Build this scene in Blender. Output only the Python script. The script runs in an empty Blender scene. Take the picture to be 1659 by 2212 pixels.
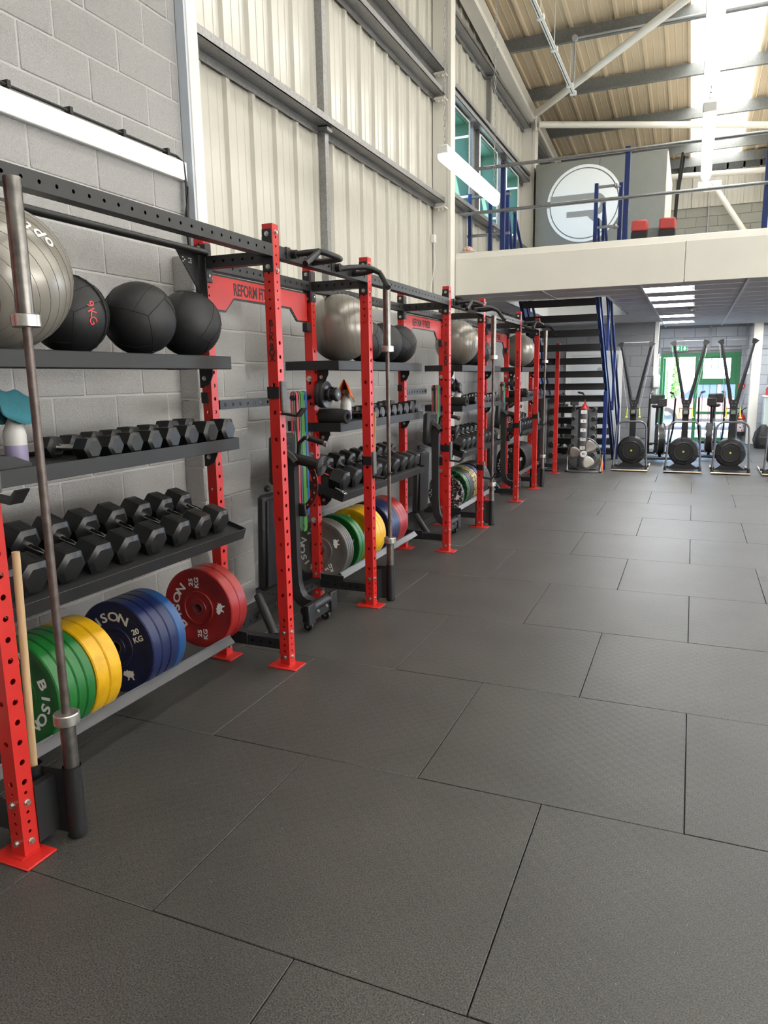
import bpy, bmesh, math, random
from mathutils import Matrix, Vector
random.seed(7)
SC = bpy.context.scene
COL = SC.collection
pi = math.pi

# ---------------------------------------------------------------- camera
yaw, pit, rol, CAMZ, FPX = -0.4007, -0.1831, -0.0155, 1.5976, 1563.8
_f = Vector((math.sin(yaw)*math.cos(pit), math.cos(yaw)*math.cos(pit), math.sin(pit)))
_r0 = Vector((math.cos(yaw), -math.sin(yaw), 0)); _u0 = _r0.cross(_f)
_r = _r0*math.cos(rol) + _u0*math.sin(rol); _u = -_r0*math.sin(rol) + _u0*math.cos(rol)
cam = bpy.data.cameras.new('camera'); camo = bpy.data.objects.new('camera', cam); COL.objects.link(camo)
camo.matrix_world = Matrix(((_r.x, _u.x, -_f.x, 0), (_r.y, _u.y, -_f.y, 0), (_r.z, _u.z, -_f.z, CAMZ), (0, 0, 0, 1)))
cam.sensor_fit = 'VERTICAL'; cam.sensor_height = 36.0; cam.lens = FPX/2212*36.0; cam.clip_start = 0.05; cam.clip_end = 300
SC.camera = camo

# ---------------------------------------------------------------- world, exposure, render quality
SKYLIGHT, TUBE, PANEL, SUN, SIDE = 4.8, 5.0, 34.0, 40.0, 8.5
w = bpy.data.worlds.new('world'); SC.world = w; w.use_nodes = True
nt = w.node_tree; nt.nodes.clear()
sky = nt.nodes.new('ShaderNodeTexSky'); sky.sky_type = 'HOSEK_WILKIE'; sky.turbidity = 3.5
sky.sun_direction = Vector((-0.2, -0.45, 0.87)).normalized()
bg = nt.nodes.new('ShaderNodeBackground'); bg.inputs['Strength'].default_value = 40.0
wo = nt.nodes.new('ShaderNodeOutputWorld')
nt.links.new(sky.outputs[0], bg.inputs['Color']); nt.links.new(bg.outputs[0], wo.inputs['Surface'])
sun = bpy.data.lights.new('sun', 'SUN'); sun.energy = SUN; sun.angle = 0.02; sun.color = (1, .96, .9)
suno = bpy.data.objects.new('sun', sun); COL.objects.link(suno)
suno.rotation_euler = Vector((0.2, 0.45, -0.87)).to_track_quat('-Z', 'Y').to_euler()
vs = SC.view_settings; SC.display_settings.display_device = 'sRGB'
vs.view_transform = 'Standard'; vs.look = 'None'; vs.gamma = 1; vs.use_curve_mapping = False
vs.exposure = 0.62
cy = SC.cycles; cy.max_bounces = 6; cy.diffuse_bounces = 4; cy.glossy_bounces = 2; cy.transmission_bounces = 3
cy.transparent_max_bounces = 8; cy.sample_clamp_indirect = 6.0; cy.caustics_reflective = False; cy.caustics_refractive = False
cy.use_denoising = True; cy.use_adaptive_sampling = True; cy.adaptive_threshold = .1; cy.adaptive_min_samples = 16

# ---------------------------------------------------------------- materials
MATS = {}
def M(name, col, rough=.5, metal=0.0, var=0.0, vs=6.0, bump=0.0, bs=80.0, spec=.5, emit=0.0, alpha=1.0,
      trans=0.0, rnd=0.0, detail=4.0, rvar=0.0, coat=0.0, bd=.004):
    """procedural material: base colour broken by world-space noise, optional noise relief and per-object tone"""
    if name in MATS: return MATS[name]
    m = bpy.data.materials.new(name); m.use_nodes = True; MATS[name] = m
    n, l = m.node_tree.nodes, m.node_tree.links
    b = n['Principled BSDF']
    b.inputs['Base Color'].default_value = (*col, 1); b.inputs['Roughness'].default_value = rough
    b.inputs['Metallic'].default_value = metal; b.inputs['Specular IOR Level'].default_value = spec
    if coat: b.inputs['Coat Weight'].default_value = coat; b.inputs['Coat Roughness'].default_value = .15
    if alpha < 1: b.inputs['Alpha'].default_value = alpha
    if trans: b.inputs['Transmission Weight'].default_value = trans
    if emit:
        b.inputs['Emission Color'].default_value = (*col, 1); b.inputs['Emission Strength'].default_value = emit
    geo = n.new('ShaderNodeNewGeometry')
    src = None
    if var or rvar or rnd:
        tx = n.new('ShaderNodeTexNoise'); tx.inputs['Scale'].default_value = vs; tx.inputs['Detail'].default_value = detail
        l.new(geo.outputs['Position'], tx.inputs['Vector'])
        val = tx.outputs['Fac']
        mr = n.new('ShaderNodeMapRange'); mr.inputs['To Min'].default_value = 1-var*1.6; mr.inputs['To Max'].default_value = 1+var*1.6
        mr.inputs['From Min'].default_value = .2; mr.inputs['From Max'].default_value = .8
        l.new(val, mr.inputs['Value']); fac = mr.outputs[0]
        if rnd:
            oi = n.new('ShaderNodeObjectInfo'); mr2 = n.new('ShaderNodeMapRange')
            mr2.inputs['To Min'].default_value = 1-rnd; mr2.inputs['To Max'].default_value = 1+rnd
            l.new(oi.outputs['Random'], mr2.inputs['Value'])
            mu = n.new('ShaderNodeMath'); mu.operation = 'MULTIPLY'; l.new(fac, mu.inputs[0]); l.new(mr2.outputs[0], mu.inputs[1]); fac = mu.outputs[0]
        vm = n.new('ShaderNodeVectorMath'); vm.operation = 'SCALE'; vm.inputs[0].default_value = col
        l.new(fac, vm.inputs['Scale']); l.new(vm.outputs[0], b.inputs['Base Color'])
        if rvar:
            mr3 = n.new('ShaderNodeMapRange'); mr3.inputs['To Min'].default_value = max(.02, rough-rvar); mr3.inputs['To Max'].default_value = min(1, rough+rvar)
            l.new(val, mr3.inputs['Value']); l.new(mr3.outputs[0], b.inputs['Roughness'])
    if bump:
        tb = n.new('ShaderNodeTexNoise'); tb.inputs['Scale'].default_value = bs; tb.inputs['Detail'].default_value = 5
        l.new(geo.outputs['Position'], tb.inputs['Vector'])
        bp = n.new('ShaderNodeBump'); bp.inputs['Strength'].default_value = min(1, bump); bp.inputs['Distance'].default_value = bd
        l.new(tb.outputs['Fac'], bp.inputs['Height']); l.new(bp.outputs[0], b.inputs['Normal'])
    return m

def floor_material():
    m = bpy.data.materials.new('rubber_floor'); m.use_nodes = True
    n, l = m.node_tree.nodes, m.node_tree.links; b = n['Principled BSDF']
    geo = n.new('ShaderNodeNewGeometry')
    fine = n.new('ShaderNodeTexNoise'); fine.inputs['Scale'].default_value = 210; fine.inputs['Detail'].default_value = 2
    big = n.new('ShaderNodeTexNoise'); big.inputs['Scale'].default_value = 1.7; big.inputs['Detail'].default_value = 3
    vor = n.new('ShaderNodeTexVoronoi'); vor.inputs['Scale'].default_value = 26
    for t in (fine, big, vor): l.new(geo.outputs['Position'], t.inputs['Vector'])
    r1 = n.new('ShaderNodeValToRGB'); e = r1.color_ramp.elements
    e[0].position = .3; e[0].color = (.006, .0058, .0055, 1); e[1].position = .75; e[1].color = (.092, .088, .0815, 1)
    l.new(fine.outputs['Fac'], r1.inputs['Fac'])
    r2 = n.new('ShaderNodeMapRange'); r2.inputs['From Min'].default_value = .3; r2.inputs['From Max'].default_value = .7
    r2.inputs['To Min'].default_value = .8; r2.inputs['To Max'].default_value = 1.2
    l.new(big.outputs['Fac'], r2.inputs['Value'])
    sc = n.new('ShaderNodeVectorMath'); sc.operation = 'SCALE'; l.new(r1.outputs[0], sc.inputs[0]); l.new(r2.outputs[0], sc.inputs['Scale'])
    # rare pale EPDM flecks
    lt = n.new('ShaderNodeMath'); lt.operation = 'LESS_THAN'; lt.inputs[1].default_value = .028; l.new(vor.outputs['Distance'], lt.inputs[0])
    mx = n.new('ShaderNodeMixRGB'); mx.inputs['Color2'].default_value = (.45, .42, .36, 1)
    l.new(lt.outputs[0], mx.inputs['Fac']); l.new(sc.outputs[0], mx.inputs['Color1']); l.new(mx.outputs[0], b.inputs['Base Color'])
    b.inputs['Roughness'].default_value = .5; b.inputs['Specular IOR Level'].default_value = .6
    # the studded underside shows through as a faint waffle, under the crumb relief
    sp = n.new('ShaderNodeSeparateXYZ'); l.new(geo.outputs['Position'], sp.inputs[0])
    def s(o):
        k = n.new('ShaderNodeMath'); k.operation = 'MULTIPLY'; k.inputs[1].default_value = 2*pi/.062; l.new(sp.outputs[o], k.inputs[0])
        q = n.new('ShaderNodeMath'); q.operation = 'SINE'; l.new(k.outputs[0], q.inputs[0]); return q.outputs[0]
    mu = n.new('ShaderNodeMath'); mu.operation = 'MULTIPLY'; l.new(s('X'), mu.inputs[0]); l.new(s('Y'), mu.inputs[1])
    b1 = n.new('ShaderNodeBump'); b1.inputs['Strength'].default_value = .11; b1.inputs['Distance'].default_value = .0022; l.new(mu.outputs[0], b1.inputs['Height'])
    b2 = n.new('ShaderNodeBump'); b2.inputs['Strength'].default_value = .45; b2.inputs['Distance'].default_value = .0025
    l.new(fine.outputs['Fac'], b2.inputs['Height']); l.new(b1.outputs[0], b2.inputs['Normal']); l.new(b2.outputs[0], b.inputs['Normal'])
    return m

def fleck_material(name, base, fleck, scale=38, cut=.5):
    m = bpy.data.materials.new(name); m.use_nodes = True
    n, l = m.node_tree.nodes, m.node_tree.links; b = n['Principled BSDF']
    geo = n.new('ShaderNodeNewGeometry'); t = n.new('ShaderNodeTexNoise'); t.inputs['Scale'].default_value = scale; t.inputs['Detail'].default_value = 3
    l.new(geo.outputs['Position'], t.inputs['Vector'])
    r = n.new('ShaderNodeValToRGB'); r.color_ramp.interpolation = 'CONSTANT'; e = r.color_ramp.elements
    e[0].color = (*base, 1); e[1].position = cut; e[1].color = (*fleck, 1)
    l.new(t.outputs['Fac'], r.inputs['Fac']); l.new(r.outputs[0], b.inputs['Base Color']); b.inputs['Roughness'].default_value = .45
    return m

def wood_material(name, c1, c2):
    m = bpy.data.materials.new(name); m.use_nodes = True
    n, l = m.node_tree.nodes, m.node_tree.links; b = n['Principled BSDF']
    geo = n.new('ShaderNodeNewGeometry'); mp = n.new('ShaderNodeMapping'); mp.inputs['Scale'].default_value = (90, 90, 5)
    t = n.new('ShaderNodeTexNoise'); t.inputs['Scale'].default_value = 1.5; t.inputs['Detail'].default_value = 4
    l.new(geo.outputs['Position'], mp.inputs['Vector']); l.new(mp.outputs[0], t.inputs['Vector'])
    r = n.new('ShaderNodeValToRGB'); e = r.color_ramp.elements; e[0].position = .3; e[0].color = (*c1, 1); e[1].position = .7; e[1].color = (*c2, 1)
    l.new(t.outputs['Fac'], r.inputs['Fac']); l.new(r.outputs[0], b.inputs['Base Color']); b.inputs['Roughness'].default_value = .55
    return m

RUBBER = floor_material()
BLOCK = M('painted_block', (.365, .36, .35), .7, var=.10, vs=170, bump=1.0, bs=190, rnd=.04, bd=.0075)
MORTAR = M('mortar', (.41, .405, .395), .8, var=.05, bump=.6, bs=60)
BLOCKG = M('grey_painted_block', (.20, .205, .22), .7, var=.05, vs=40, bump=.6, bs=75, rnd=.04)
BLOCKE = M('lit_grey_block', (.40, .425, .47), .7, var=.05, vs=40, bump=.6, bs=75, rnd=.04)  # grey block lightened in its colour, as the end wall looks more lit
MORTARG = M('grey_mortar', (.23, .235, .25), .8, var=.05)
CLAD = M('cream_cladding', (.52, .50, .44), .22, var=.03, vs=2, spec=.5)
ROOF = M('cream_roof_sheet', (.60, .49, .34), .45, var=.03, vs=2)
CREAM = M('cream_paint', (.76, .735, .67), .4, var=.02, vs=3)
WHITE = M('white_paint', (.75, .75, .73), .4)
PALEBLUE = M('shaded_side_blue', (.50, .54, .60), .5, var=.03)  # column side in daylit shade, the bluish tone put into the colour
GALV = M('galvanised_steel', (.30, .30, .30), .42, .75, var=.18, vs=55, rvar=.1)
DKGALV = M('dark_galvanised_steel', (.20, .21, .21), .45, .3, var=.12, vs=30)
RED = M('red_powder_coat', (.50, .017, .013), .38, var=.05, vs=9, bump=.08, bs=400)
BLACK = M('black_powder_coat', (.0095, .0095, .0105), .45, var=.08, vs=20, bump=.1, bs=500)
SHELFM = M('shelf_powder_coat', (.0105, .0105, .0115), .55, var=.12, vs=12)
RAILM = M('plate_rail_grey', (.055, .055, .06), .4, .3, var=.1)
RUBBERB = M('black_rubber', (.008, .008, .0085), .5, var=.15, vs=15, bump=.1, bs=300)
HEXM = M('hex_rubber', (.010, .010, .0105), .4, var=.12, vs=25)
CHROME = M('chrome', (.62, .61, .6), .2, 1.0, var=.05)
BOLTM = M('zinc_bolt', (.6, .58, .54), .28, 1.0, var=.1, vs=60)
STEEL = M('worn_bar_steel', (.20, .19, .175), .33, .95, var=.25, vs=25, rvar=.12)
OXIDE = M('oxide_bar_steel', (.13, .105, .095), .45, .7, var=.25, vs=30, rvar=.1)
LEATHER = M('black_leatherette', (.0085, .0085, .0095), .55, var=.06, bump=.12, bs=300)
SEAM = M('seam_thread', (.006, .006, .006), .8)
SILVER = M('silver_vinyl', (.30, .28, .245), .32, .35, var=.05, vs=3, spec=.6)
SILVERD = M('silver_vinyl_groove', (.21, .19, .165), .5)
PRINTW = M('white_print', (.75, .74, .72), .5)
PRINTR = M('red_print', (.75, .05, .04), .5)
INK = M('black_print', (.012, .012, .012), .6)
BLUE = M('blue_paint', (.006, .022, .115), .38, var=.05)
TREAD = M('black_tread', (.006, .006, .007), .6, var=.1)
ALU = M('rail_tube', (.28, .29, .30), .35, .8, var=.12, vs=30)
GREEN = M('green_frame', (.02, .18, .07), .45)
GREENB = M('green_board', (.014, .07, .048), .6, var=.12, vs=5)
CEILT = M('ceiling_tile', (.62, .60, .63), .85, var=.05, vs=60)
TEE = M('ceiling_tee', (.7, .72, .75), .4)
GREYP = M('grey_panel', (.21, .215, .20), .55, var=.03)
WOODL = wood_material('pale_ash', (.50, .33, .17), (.62, .44, .25))
WOODD = wood_material('worn_ash', (.30, .15, .06), (.52, .30, .13))
PLY = wood_material('plywood_edge', (.45, .36, .24), (.62, .52, .38))
PLASTW = M('white_plastic', (.72, .72, .70), .35)
YELLOWG = M('lime_plastic', (.45, .50, .03), .45)
GLASS = M('glass', (.9, .95, .95), .03, alpha=.12)
E_TUBE = M('lit_diffuser', (1, .97, .92), emit=TUBE)
E_SKY = M('translucent_rooflight', (1, .99, .94), emit=SKYLIGHT)
E_SIDE = M('side_fill_glow', (1, .99, .96), emit=SIDE)  # glow of the added side panels, standing in for daylight from the right
E_PAN = M('lit_ceiling_panel', (1, 1, .98), emit=PANEL)

# ---------------------------------------------------------------- mesh builder
class MB:
    def __init__(s): s.v = []; s.f = []; s.s = []; s.T = None
    def add(s, vs, fs, sm=False):
        o = len(s.v)
        s.v += [tuple(s.T @ Vector(p)) for p in vs] if s.T else [tuple(p) for p in vs]
        s.f += [tuple(i+o for i in q) for q in fs]; s.s += [sm]*len(fs); return s
    def box(s, lo, hi):
        x0, y0, z0 = lo; x1, y1, z1 = hi
        return s.add([(x0,y0,z0),(x1,y0,z0),(x1,y1,z0),(x0,y1,z0),(x0,y0,z1),(x1,y0,z1),(x1,y1,z1),(x0,y1,z1)],
                     [(0,3,2,1),(4,5,6,7),(0,1,5,4),(1,2,6,5),(2,3,7,6),(3,0,4,7)])
    def cb(s, c, d): return s.box([c[i]-d[i]/2 for i in range(3)], [c[i]+d[i]/2 for i in range(3)])
    def rb(s, lo, hi, b):
        """box with chamfered edges"""
        vs = []; idx = {}
        for sx in (0,1):
            for sy in (0,1):
                for sz in (0,1):
                    sg = (sx,sy,sz)
                    for a in range(3):
                        p = [(lo[k]+b if not sg[k] else hi[k]-b) for k in range(3)]
                        p[a] = hi[a] if sg[a] else lo[a]
                        idx[(sg,a)] = len(vs); vs.append(p)
        fs = []
        for a in range(3):
            u, w_ = (a+1)%3, (a+2)%3
            for e in (0,1):
                def sg(i, j): q=[0,0,0]; q[a]=e; q[u]=i; q[w_]=j; return tuple(q)
                q = [idx[(sg(0,0),a)], idx[(sg(1,0),a)], idx[(sg(1,1),a)], idx[(sg(0,1),a)]]
                fs.append(q if e else q[::-1])
            for i in (0,1):
                for j in (0,1):
                    def sg2(e): q=[0,0,0]; q[a]=e; q[u]=i; q[w_]=j; return tuple(q)
                    q = [idx[(sg2(0),u)], idx[(sg2(1),u)], idx[(sg2(1),w_)], idx[(sg2(0),w_)]]
                    fs.append(q if (i == j) else q[::-1])
        for sx in (0,1):
            for sy in (0,1):
                for sz in (0,1):
                    g=(sx,sy,sz); q=[idx[(g,0)],idx[(g,1)],idx[(g,2)]]
                    fs.append(q if (sx+sy+sz)%2 else q[::-1])
        return s.add(vs, fs)
    def cyl(s, p0, p1, r, r1=None, n=12, caps=True, sm=True):
        r1 = r if r1 is None else r1; p0, p1 = Vector(p0), Vector(p1); d = (p1-p0).normalized()
        a = d.orthogonal().normalized(); c = d.cross(a)
        vs = []
        for p, q in ((p0, r), (p1, r1)):
            for i in range(n):
                t = 2*pi*(i+.5)/n; vs.append(p + a*math.cos(t)*q + c*math.sin(t)*q)
        s.add(vs, [(i, (i+1)%n, n+(i+1)%n, n+i) for i in range(n)], sm)
        if caps: s.add(vs, [tuple(range(n))[::-1], tuple(range(n, 2*n))], False)
        return s
    def tube(s, pts, r, n=8, closed=False, sm=True, caps=True):
        P = [Vector(p) for p in pts]; m = len(P); vs = []
        t0 = (P[1]-P[0]).normalized(); a = t0.orthogonal().normalized()
        for i in range(m):
            if closed: t = (P[(i+1)%m]-P[i-1]).normalized()
            else: t = ((P[min(i+1,m-1)]-P[max(i-1,0)])).normalized()
            a = (a - t*a.dot(t)).normalized(); c = t.cross(a)
            rr = r[i] if isinstance(r, (list, tuple)) else r
            for k in range(n): q = 2*pi*k/n; vs.append(P[i] + a*math.cos(q)*rr + c*math.sin(q)*rr)
        fs = []
        for i in range(m if closed else m-1):
            j = (i+1)%m
            fs += [(i*n+k, i*n+(k+1)%n, j*n+(k+1)%n, j*n+k) for k in range(n)]
        s.add(vs, fs, sm)
        if caps and not closed: s.add(vs, [tuple(range(n))[::-1], tuple(range((m-1)*n, m*n))], False)
        return s
    def lathe(s, prof, c=(0,0,0), ax='z', n=24, sm=True):
        """prof: list of (radius, height); the last argument of a point may mark a hard edge by repeating it"""
        vs = []
        for r, h in prof:
            for k in range(n):
                t = 2*pi*k/n; x, y = r*math.cos(t), r*math.sin(t)
                p = {'z': (x, y, h), 'y': (x, h, -y), 'x': (h, x, y)}[ax]
                vs.append((p[0]+c[0], p[1]+c[1], p[2]+c[2]))
        fs = []
        for i in range(len(prof)-1):
            if prof[i] == prof[i+1]: continue
            fs += [(i*n+k, i*n+(k+1)%n, (i+1)*n+(k+1)%n, (i+1)*n+k) for k in range(n)]
        return s.add(vs, fs, sm)
    def prism(s, poly, ax, lo, hi, sm=False):
        """polygon in the two other axes (order x,y,z without ax) extruded along ax"""
        n = len(poly); vs = []
        for h in (lo, hi):
            for a, b in poly: vs.append({'x': (h,a,b), 'y': (a,h,b), 'z': (a,b,h)}[ax])
        s.add(vs, [(i,(i+1)%n,n+(i+1)%n,n+i) for i in range(n)], sm)
        return s.add(vs, [tuple(range(n))[::-1], tuple(range(n,2*n))])
    def sphere(s, c, r, nu=20, nv=12, sc=(1,1,1)):
        vs = [(c[0], c[1], c[2]-r*sc[2])]
        for j in range(1, nv):
            t = -pi/2 + pi*j/nv
            for i in range(nu):
                a = 2*pi*i/nu; vs.append((c[0]+r*sc[0]*math.cos(t)*math.cos(a), c[1]+r*sc[1]*math.cos(t)*math.sin(a), c[2]+r*sc[2]*math.sin(t)))
        vs.append((c[0], c[1], c[2]+r*sc[2])); L = len(vs)-1
        fs = [(0, 1+(i+1)%nu, 1+i) for i in range(nu)]
        for j in range(nv-2): fs += [(1+j*nu+i, 1+j*nu+(i+1)%nu, 1+(j+1)*nu+(i+1)%nu, 1+(j+1)*nu+i) for i in range(nu)]
        fs += [(L, 1+(nv-2)*nu+i, 1+(nv-2)*nu+(i+1)%nu) for i in range(nu)]
        return s.add(vs, fs, True)
    def mesh(s, name, mat, fix=True):
        me = bpy.data.meshes.new(name); me.from_pydata(s.v, [], s.f)
        me.polygons.foreach_set('use_smooth', s.s)
        if fix:
            bm = bmesh.new(); bm.from_mesh(me); bmesh.ops.recalc_face_normals(bm, faces=bm.faces); bm.to_mesh(me); bm.free()
        if mat: me.materials.append(mat)
        me.set_sharp_from_angle(angle=math.radians(38))
        me.update(); return me

def O(name, me, parent=None, loc=None, rot=None, mat=None):
    """link one mesh object; me may be an MB (with mat) or a mesh"""
    if isinstance(me, MB): me = me.mesh(name, mat)
    o = bpy.data.objects.new(name, me); COL.objects.link(o)
    if parent: o.parent = parent
    if loc is not None: o.location = loc
    if rot is not None: o.rotation_euler = rot
    return o
def tag(o, label=None, cat=None, group=None, kind=None):
    if label: o['label'] = label
    if cat: o['category'] = cat
    if group: o['group'] = group
    if kind: o['kind'] = kind
    return o
def E(name, loc=(0,0,0), rot=(0,0,0), label=None, cat=None, group=None, kind=None):
    o = bpy.data.objects.new(name, None); COL.objects.link(o); o.empty_display_size = .1
    o.location = loc; o.rotation_euler = rot; return tag(o, label, cat, group, kind)
def S(name, mb, mat, parent=None, label=None):
    o = O(name, mb, parent, mat=mat)
    if not parent: o['kind'] = 'structure'
    if label: o['label'] = label
    return o
ORD = ['first','second','third','fourth','fifth','sixth','seventh','eighth','ninth','tenth','eleventh','twelfth']

_txt = {}
def text_mesh(t, size=1.0, depth=.0, mat=None, align='CENTER'):
    k = (t, size, depth, mat.name, align)
    if k in _txt: return _txt[k]
    c = bpy.data.curves.new('txt', 'FONT'); c.body = t; c.size = size; c.extrude = depth; c.align_x = align; c.align_y = 'CENTER'; c.resolution_u = 3; c.offset = size*.022 if mat is PRINTW or mat is INK else 0
    o = bpy.data.objects.new('txt', c); COL.objects.link(o)
    me = bpy.data.meshes.new_from_object(o.evaluated_get(bpy.context.evaluated_depsgraph_get()))
    bpy.data.objects.remove(o); bpy.data.curves.remove(c)
    me.materials.clear(); me.materials.append(mat); me.name = 'lettering'
    _txt[k] = me; return me
RX = (pi/2, 0, pi/2)        # text that faces +X and reads towards +Y
RY = (pi/2, 0, 0)           # text that faces -Y and reads towards +X
# ================================================================ SETTING
for t_, s_, m_ in [('REFORM FITNESS', .075, INK)] + [(c, .045, INK) for c in 'BLKOX'] + [(c, .062, PRINTW) for c in 'BISON'] + \
        [('25\nKG', .05, PRINTW), ('20\nKG', .05, PRINTW), ('15\nKG', .05, PRINTW), ('10\nKG', .05, PRINTW), ('5\nKG', .05, PRINTW), 
         ('o', .07, PRINTW), ('p', .07, PRINTW), ('t', .07, PRINTW), ('i', .07, PRINTW), ('9', .05, PRINTR), ('K', .05, PRINTR), ('G', .05, PRINTR), ('dc', .05, INK)] + [(c, .035, INK) for c in '12345']:
    text_mesh(t_, s_, .0006, m_)

# ---- floor: slab with interlocking-free 1 m rubber tiles, staggered rows
fl = MB().box((-3.6, -6, -.2), (9, 19, -.021))
floor = S('floor', fl, M('screed', (.05, .05, .05), .9), label='black rubber gym floor of large staggered square tiles')
X0, Y0 = -1.44, .525
_tm = {}
def tile_mesh(a, b):
    k = (round(a, 3), round(b, 3))
    if k not in _tm: _tm[k] = MB().rb((-a/2, -b/2, -.02), (a/2, b/2, 0), .002).mesh('floor_tile', RUBBER)
    return _tm[k]
for k in range(-3, 19):
    y0, y1 = Y0+k, min(Y0+k+1, 18.75)
    off = X0 if k % 2 else X0+.5
    for i in range(-3, 6):
        x0, x1 = max(off+i, -3.02), off+i+1
        if x1-x0 < .05: continue
        g = .003
        O('floor_tile', tile_mesh(x1-x0-g, y1-y0-g), floor, ((x0+x1)/2, (y0+y1)/2, random.uniform(-.0008, .0004)))

# ---- blockwork
_bm = {}
def block_mesh(L, H, D, mat):
    k = (round(L, 3), round(H, 3), round(D, 3), mat.name)
    if k not in _bm: _bm[k] = MB().rb((-L/2, -D/2, -H/2), (L/2, D/2, H/2), .005).mesh('block', mat)
    return _bm[k]
def blocks(parent, face, plane, u0, u1, z0, z1, zoff, mat=None, course=.2195, length=.45, holes=(), phase=0., D=.05, joint=.008, last=None):
    """face '+x' or '-y': blocks laid along y or x with their front on the plane"""
    mat = mat or BLOCK; n = 0
    k0 = math.floor((z0-zoff)/course)
    for k in range(k0, k0+60):
        a, b = zoff+k*course, zoff+(k+1)*course
        a2, b2 = max(a, z0), min(b, z1)
        if b2-a2 < .04: continue
        sh = (length/2 if k % 2 else 0)+phase
        j = math.floor((u0-sh)/length)
        while sh+j*length < u1:
            s0, s1 = max(sh+j*length, u0), min(sh+(j+1)*length, u1); j += 1
            segs = [(s0, s1)]
            for (h0, h1, ha, hb) in holes:
                if min(b2, hb)-max(a2, ha) > .02:
                    ns = []
                    for p, q in segs:
                        if q <= h0 or p >= h1: ns.append((p, q)); continue
                        if p < h0: ns.append((p, h0))
                        if q > h1: ns.append((h1, q))
                    segs = ns
            for p, q in segs:
                if q-p < .04: continue
                me = block_mesh(q-p-joint, b2-a2-joint, D, mat); dz = random.uniform(-.0015, .0015)
                if face == '+x': O('block', me, parent, (plane-D/2+dz, (p+q)/2, (a2+b2)/2), (0, 0, pi/2))
                elif face == '+xflip': O('block', me, parent, (plane-D/2+dz, (p+q)/2, (a2+b2)/2), (0, 0, pi/2))
                else: O('block', me, parent, ((p+q)/2, plane+D/2+dz, (a2+b2)/2))
                n += 1
    return n

wallA = S('wall_left', MB().box((-3.26, -6, 0), (-3.0235, 4.0, 7.75)), MORTAR, label='grey painted concrete block wall behind the nearest bay')
blocks(wallA, '+x', -3.02, .9, 3.995, 0, 4.4, 1.085-.2195*5, phase=.1)
pier = S('wall_pier', MB().box((-3.26, 3.824, 0), (-2.874, 4.344, 2.35)), MORTAR, label='projecting block pier around the steel column')
pier['kind'] = 'structure'
blocks(pier, '+x', -2.87, 3.82, 4.35, 0, 2.36, 1.045-.2195*5, length=.53, phase=3.82, joint=.008)
blocks(pier, '-y', 3.82, -3.02, -2.87, 0, 2.36, 1.045-.2195*5, length=.6, phase=-3.1, D=.03)
blocks(pier, '+x', -2.8695, 4.0, 4.3495, 0, 0.001, 0)
wallB = S('wall_left_low', MB().box((-3.26, 4.2, 0), (-3.0535, 16.7, 2.3)), MORTAR, label='low grey block wall behind the rig, under the cladding')
wallB['kind'] = 'structure'
blocks(wallB, '+x', -3.05, 4.2, 11.6, 0, 2.3, .63-.2195*3, phase=.13)

# ---- portal columns
def column(name, y0, y1, z1, xb=-3.19, extra=None):
    mb = MB().rb((-3.0+.0, y0, 0), (-2.95, y1, z1), .004)                      # inner flange
    mb.box((xb, y0+.006, 0), (-2.995, y1-.006, z1))
    return S(name, mb, CREAM)
c1 = S('steel_column', MB().rb((-3.2, 4.02, 2.36), (-2.95, 4.125, 7.2), .004), CREAM, label='cream painted steel column above the block pier'); c1['kind'] = 'structure'
S('column_side', MB().box((-3.018, 4.0, 2.36), (-2.956, 4.019, 7.2)), PALEBLUE, c1)
c2 = column('steel_column', 9.284, 9.46, 6.7); c2['kind'] = 'structure'; c2['label'] = 'cream painted steel column at the corner of the mezzanine'
c3 = column('steel_column', 14.404, 14.69, 6.25); c3['kind'] = 'structure'; c3['label'] = 'cream painted steel column beside the grey logo box'

# ---- cladding sheets (each sheet its own piece)
PROF = [(0,0),(.085,0),(.09,.005),(.10,.005),(.105,0),(.19,0),(.195,.005),(.205,.005),(.21,0),(.262,0),(.277,.03),(.318,.03),(.3333,0)]
def sheet_profile(width):
    pts = []; n = math.ceil(width/.3333)
    for k in range(n):
        for (a, d) in PROF[(0 if k == 0 else 1):]:
            if k*.3333+a <= width+1e-4: pts.append((k*.3333+a, d))
    if pts[-1][0] < width: pts.append((width, 0))
    return pts
_sh = {}
def vsheet(parent, y0, width, z0, z1, x=-3.2, name='cladding_sheet'):
    k = (round(width, 3), round(z0, 3), round(z1, 3))
    if k not in _sh:
        mb = MB(); p = sheet_profile(width); n = len(p)
        vs = [(d, a, z0) for a, d in p]+[(d, a, z1) for a, d in p]+[(-.012, p[0][0], z0), (-.012, p[-1][0], z0), (-.012, p[0][0], z1), (-.012, p[-1][0], z1)]
        fs = [(i, i+1, n+i+1, n+i) for i in range(n-1)]+[(2*n, 2*n+1, 2*n+3, 2*n+2)]
        mb.add(vs, fs); _sh[k] = mb.mesh('cladding_sheet', CLAD, fix=False)
    return O(name, _sh[k], parent, (x, y0, 0))
clad = S('wall_cladding', MB().box((-3.23, 4.03, 2.28), (-3.195, 9.3, 2.31)), CLAD, label='cream profiled steel cladding above the block wall'); clad['kind'] = 'structure'
for i in range(5): vsheet(clad, 4.13+i*1.0, 1.0 if i < 4 else 1.33, 2.3, 7.4)
vsheet(clad, 9.46, .35, 2.3, 7.1)
for i in range(4):
    vsheet(clad, 9.81+i*1.0, 1.0, 2.3, 3.93); vsheet(clad, 9.81+i*1.0, 1.0, 5.15, 7.1)
vsheet(clad, 13.81, .88, 2.3, 7.0)
for i in range(4): vsheet(clad, 14.69+i*1.0, 1.0, 2.3, 6.75)
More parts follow.
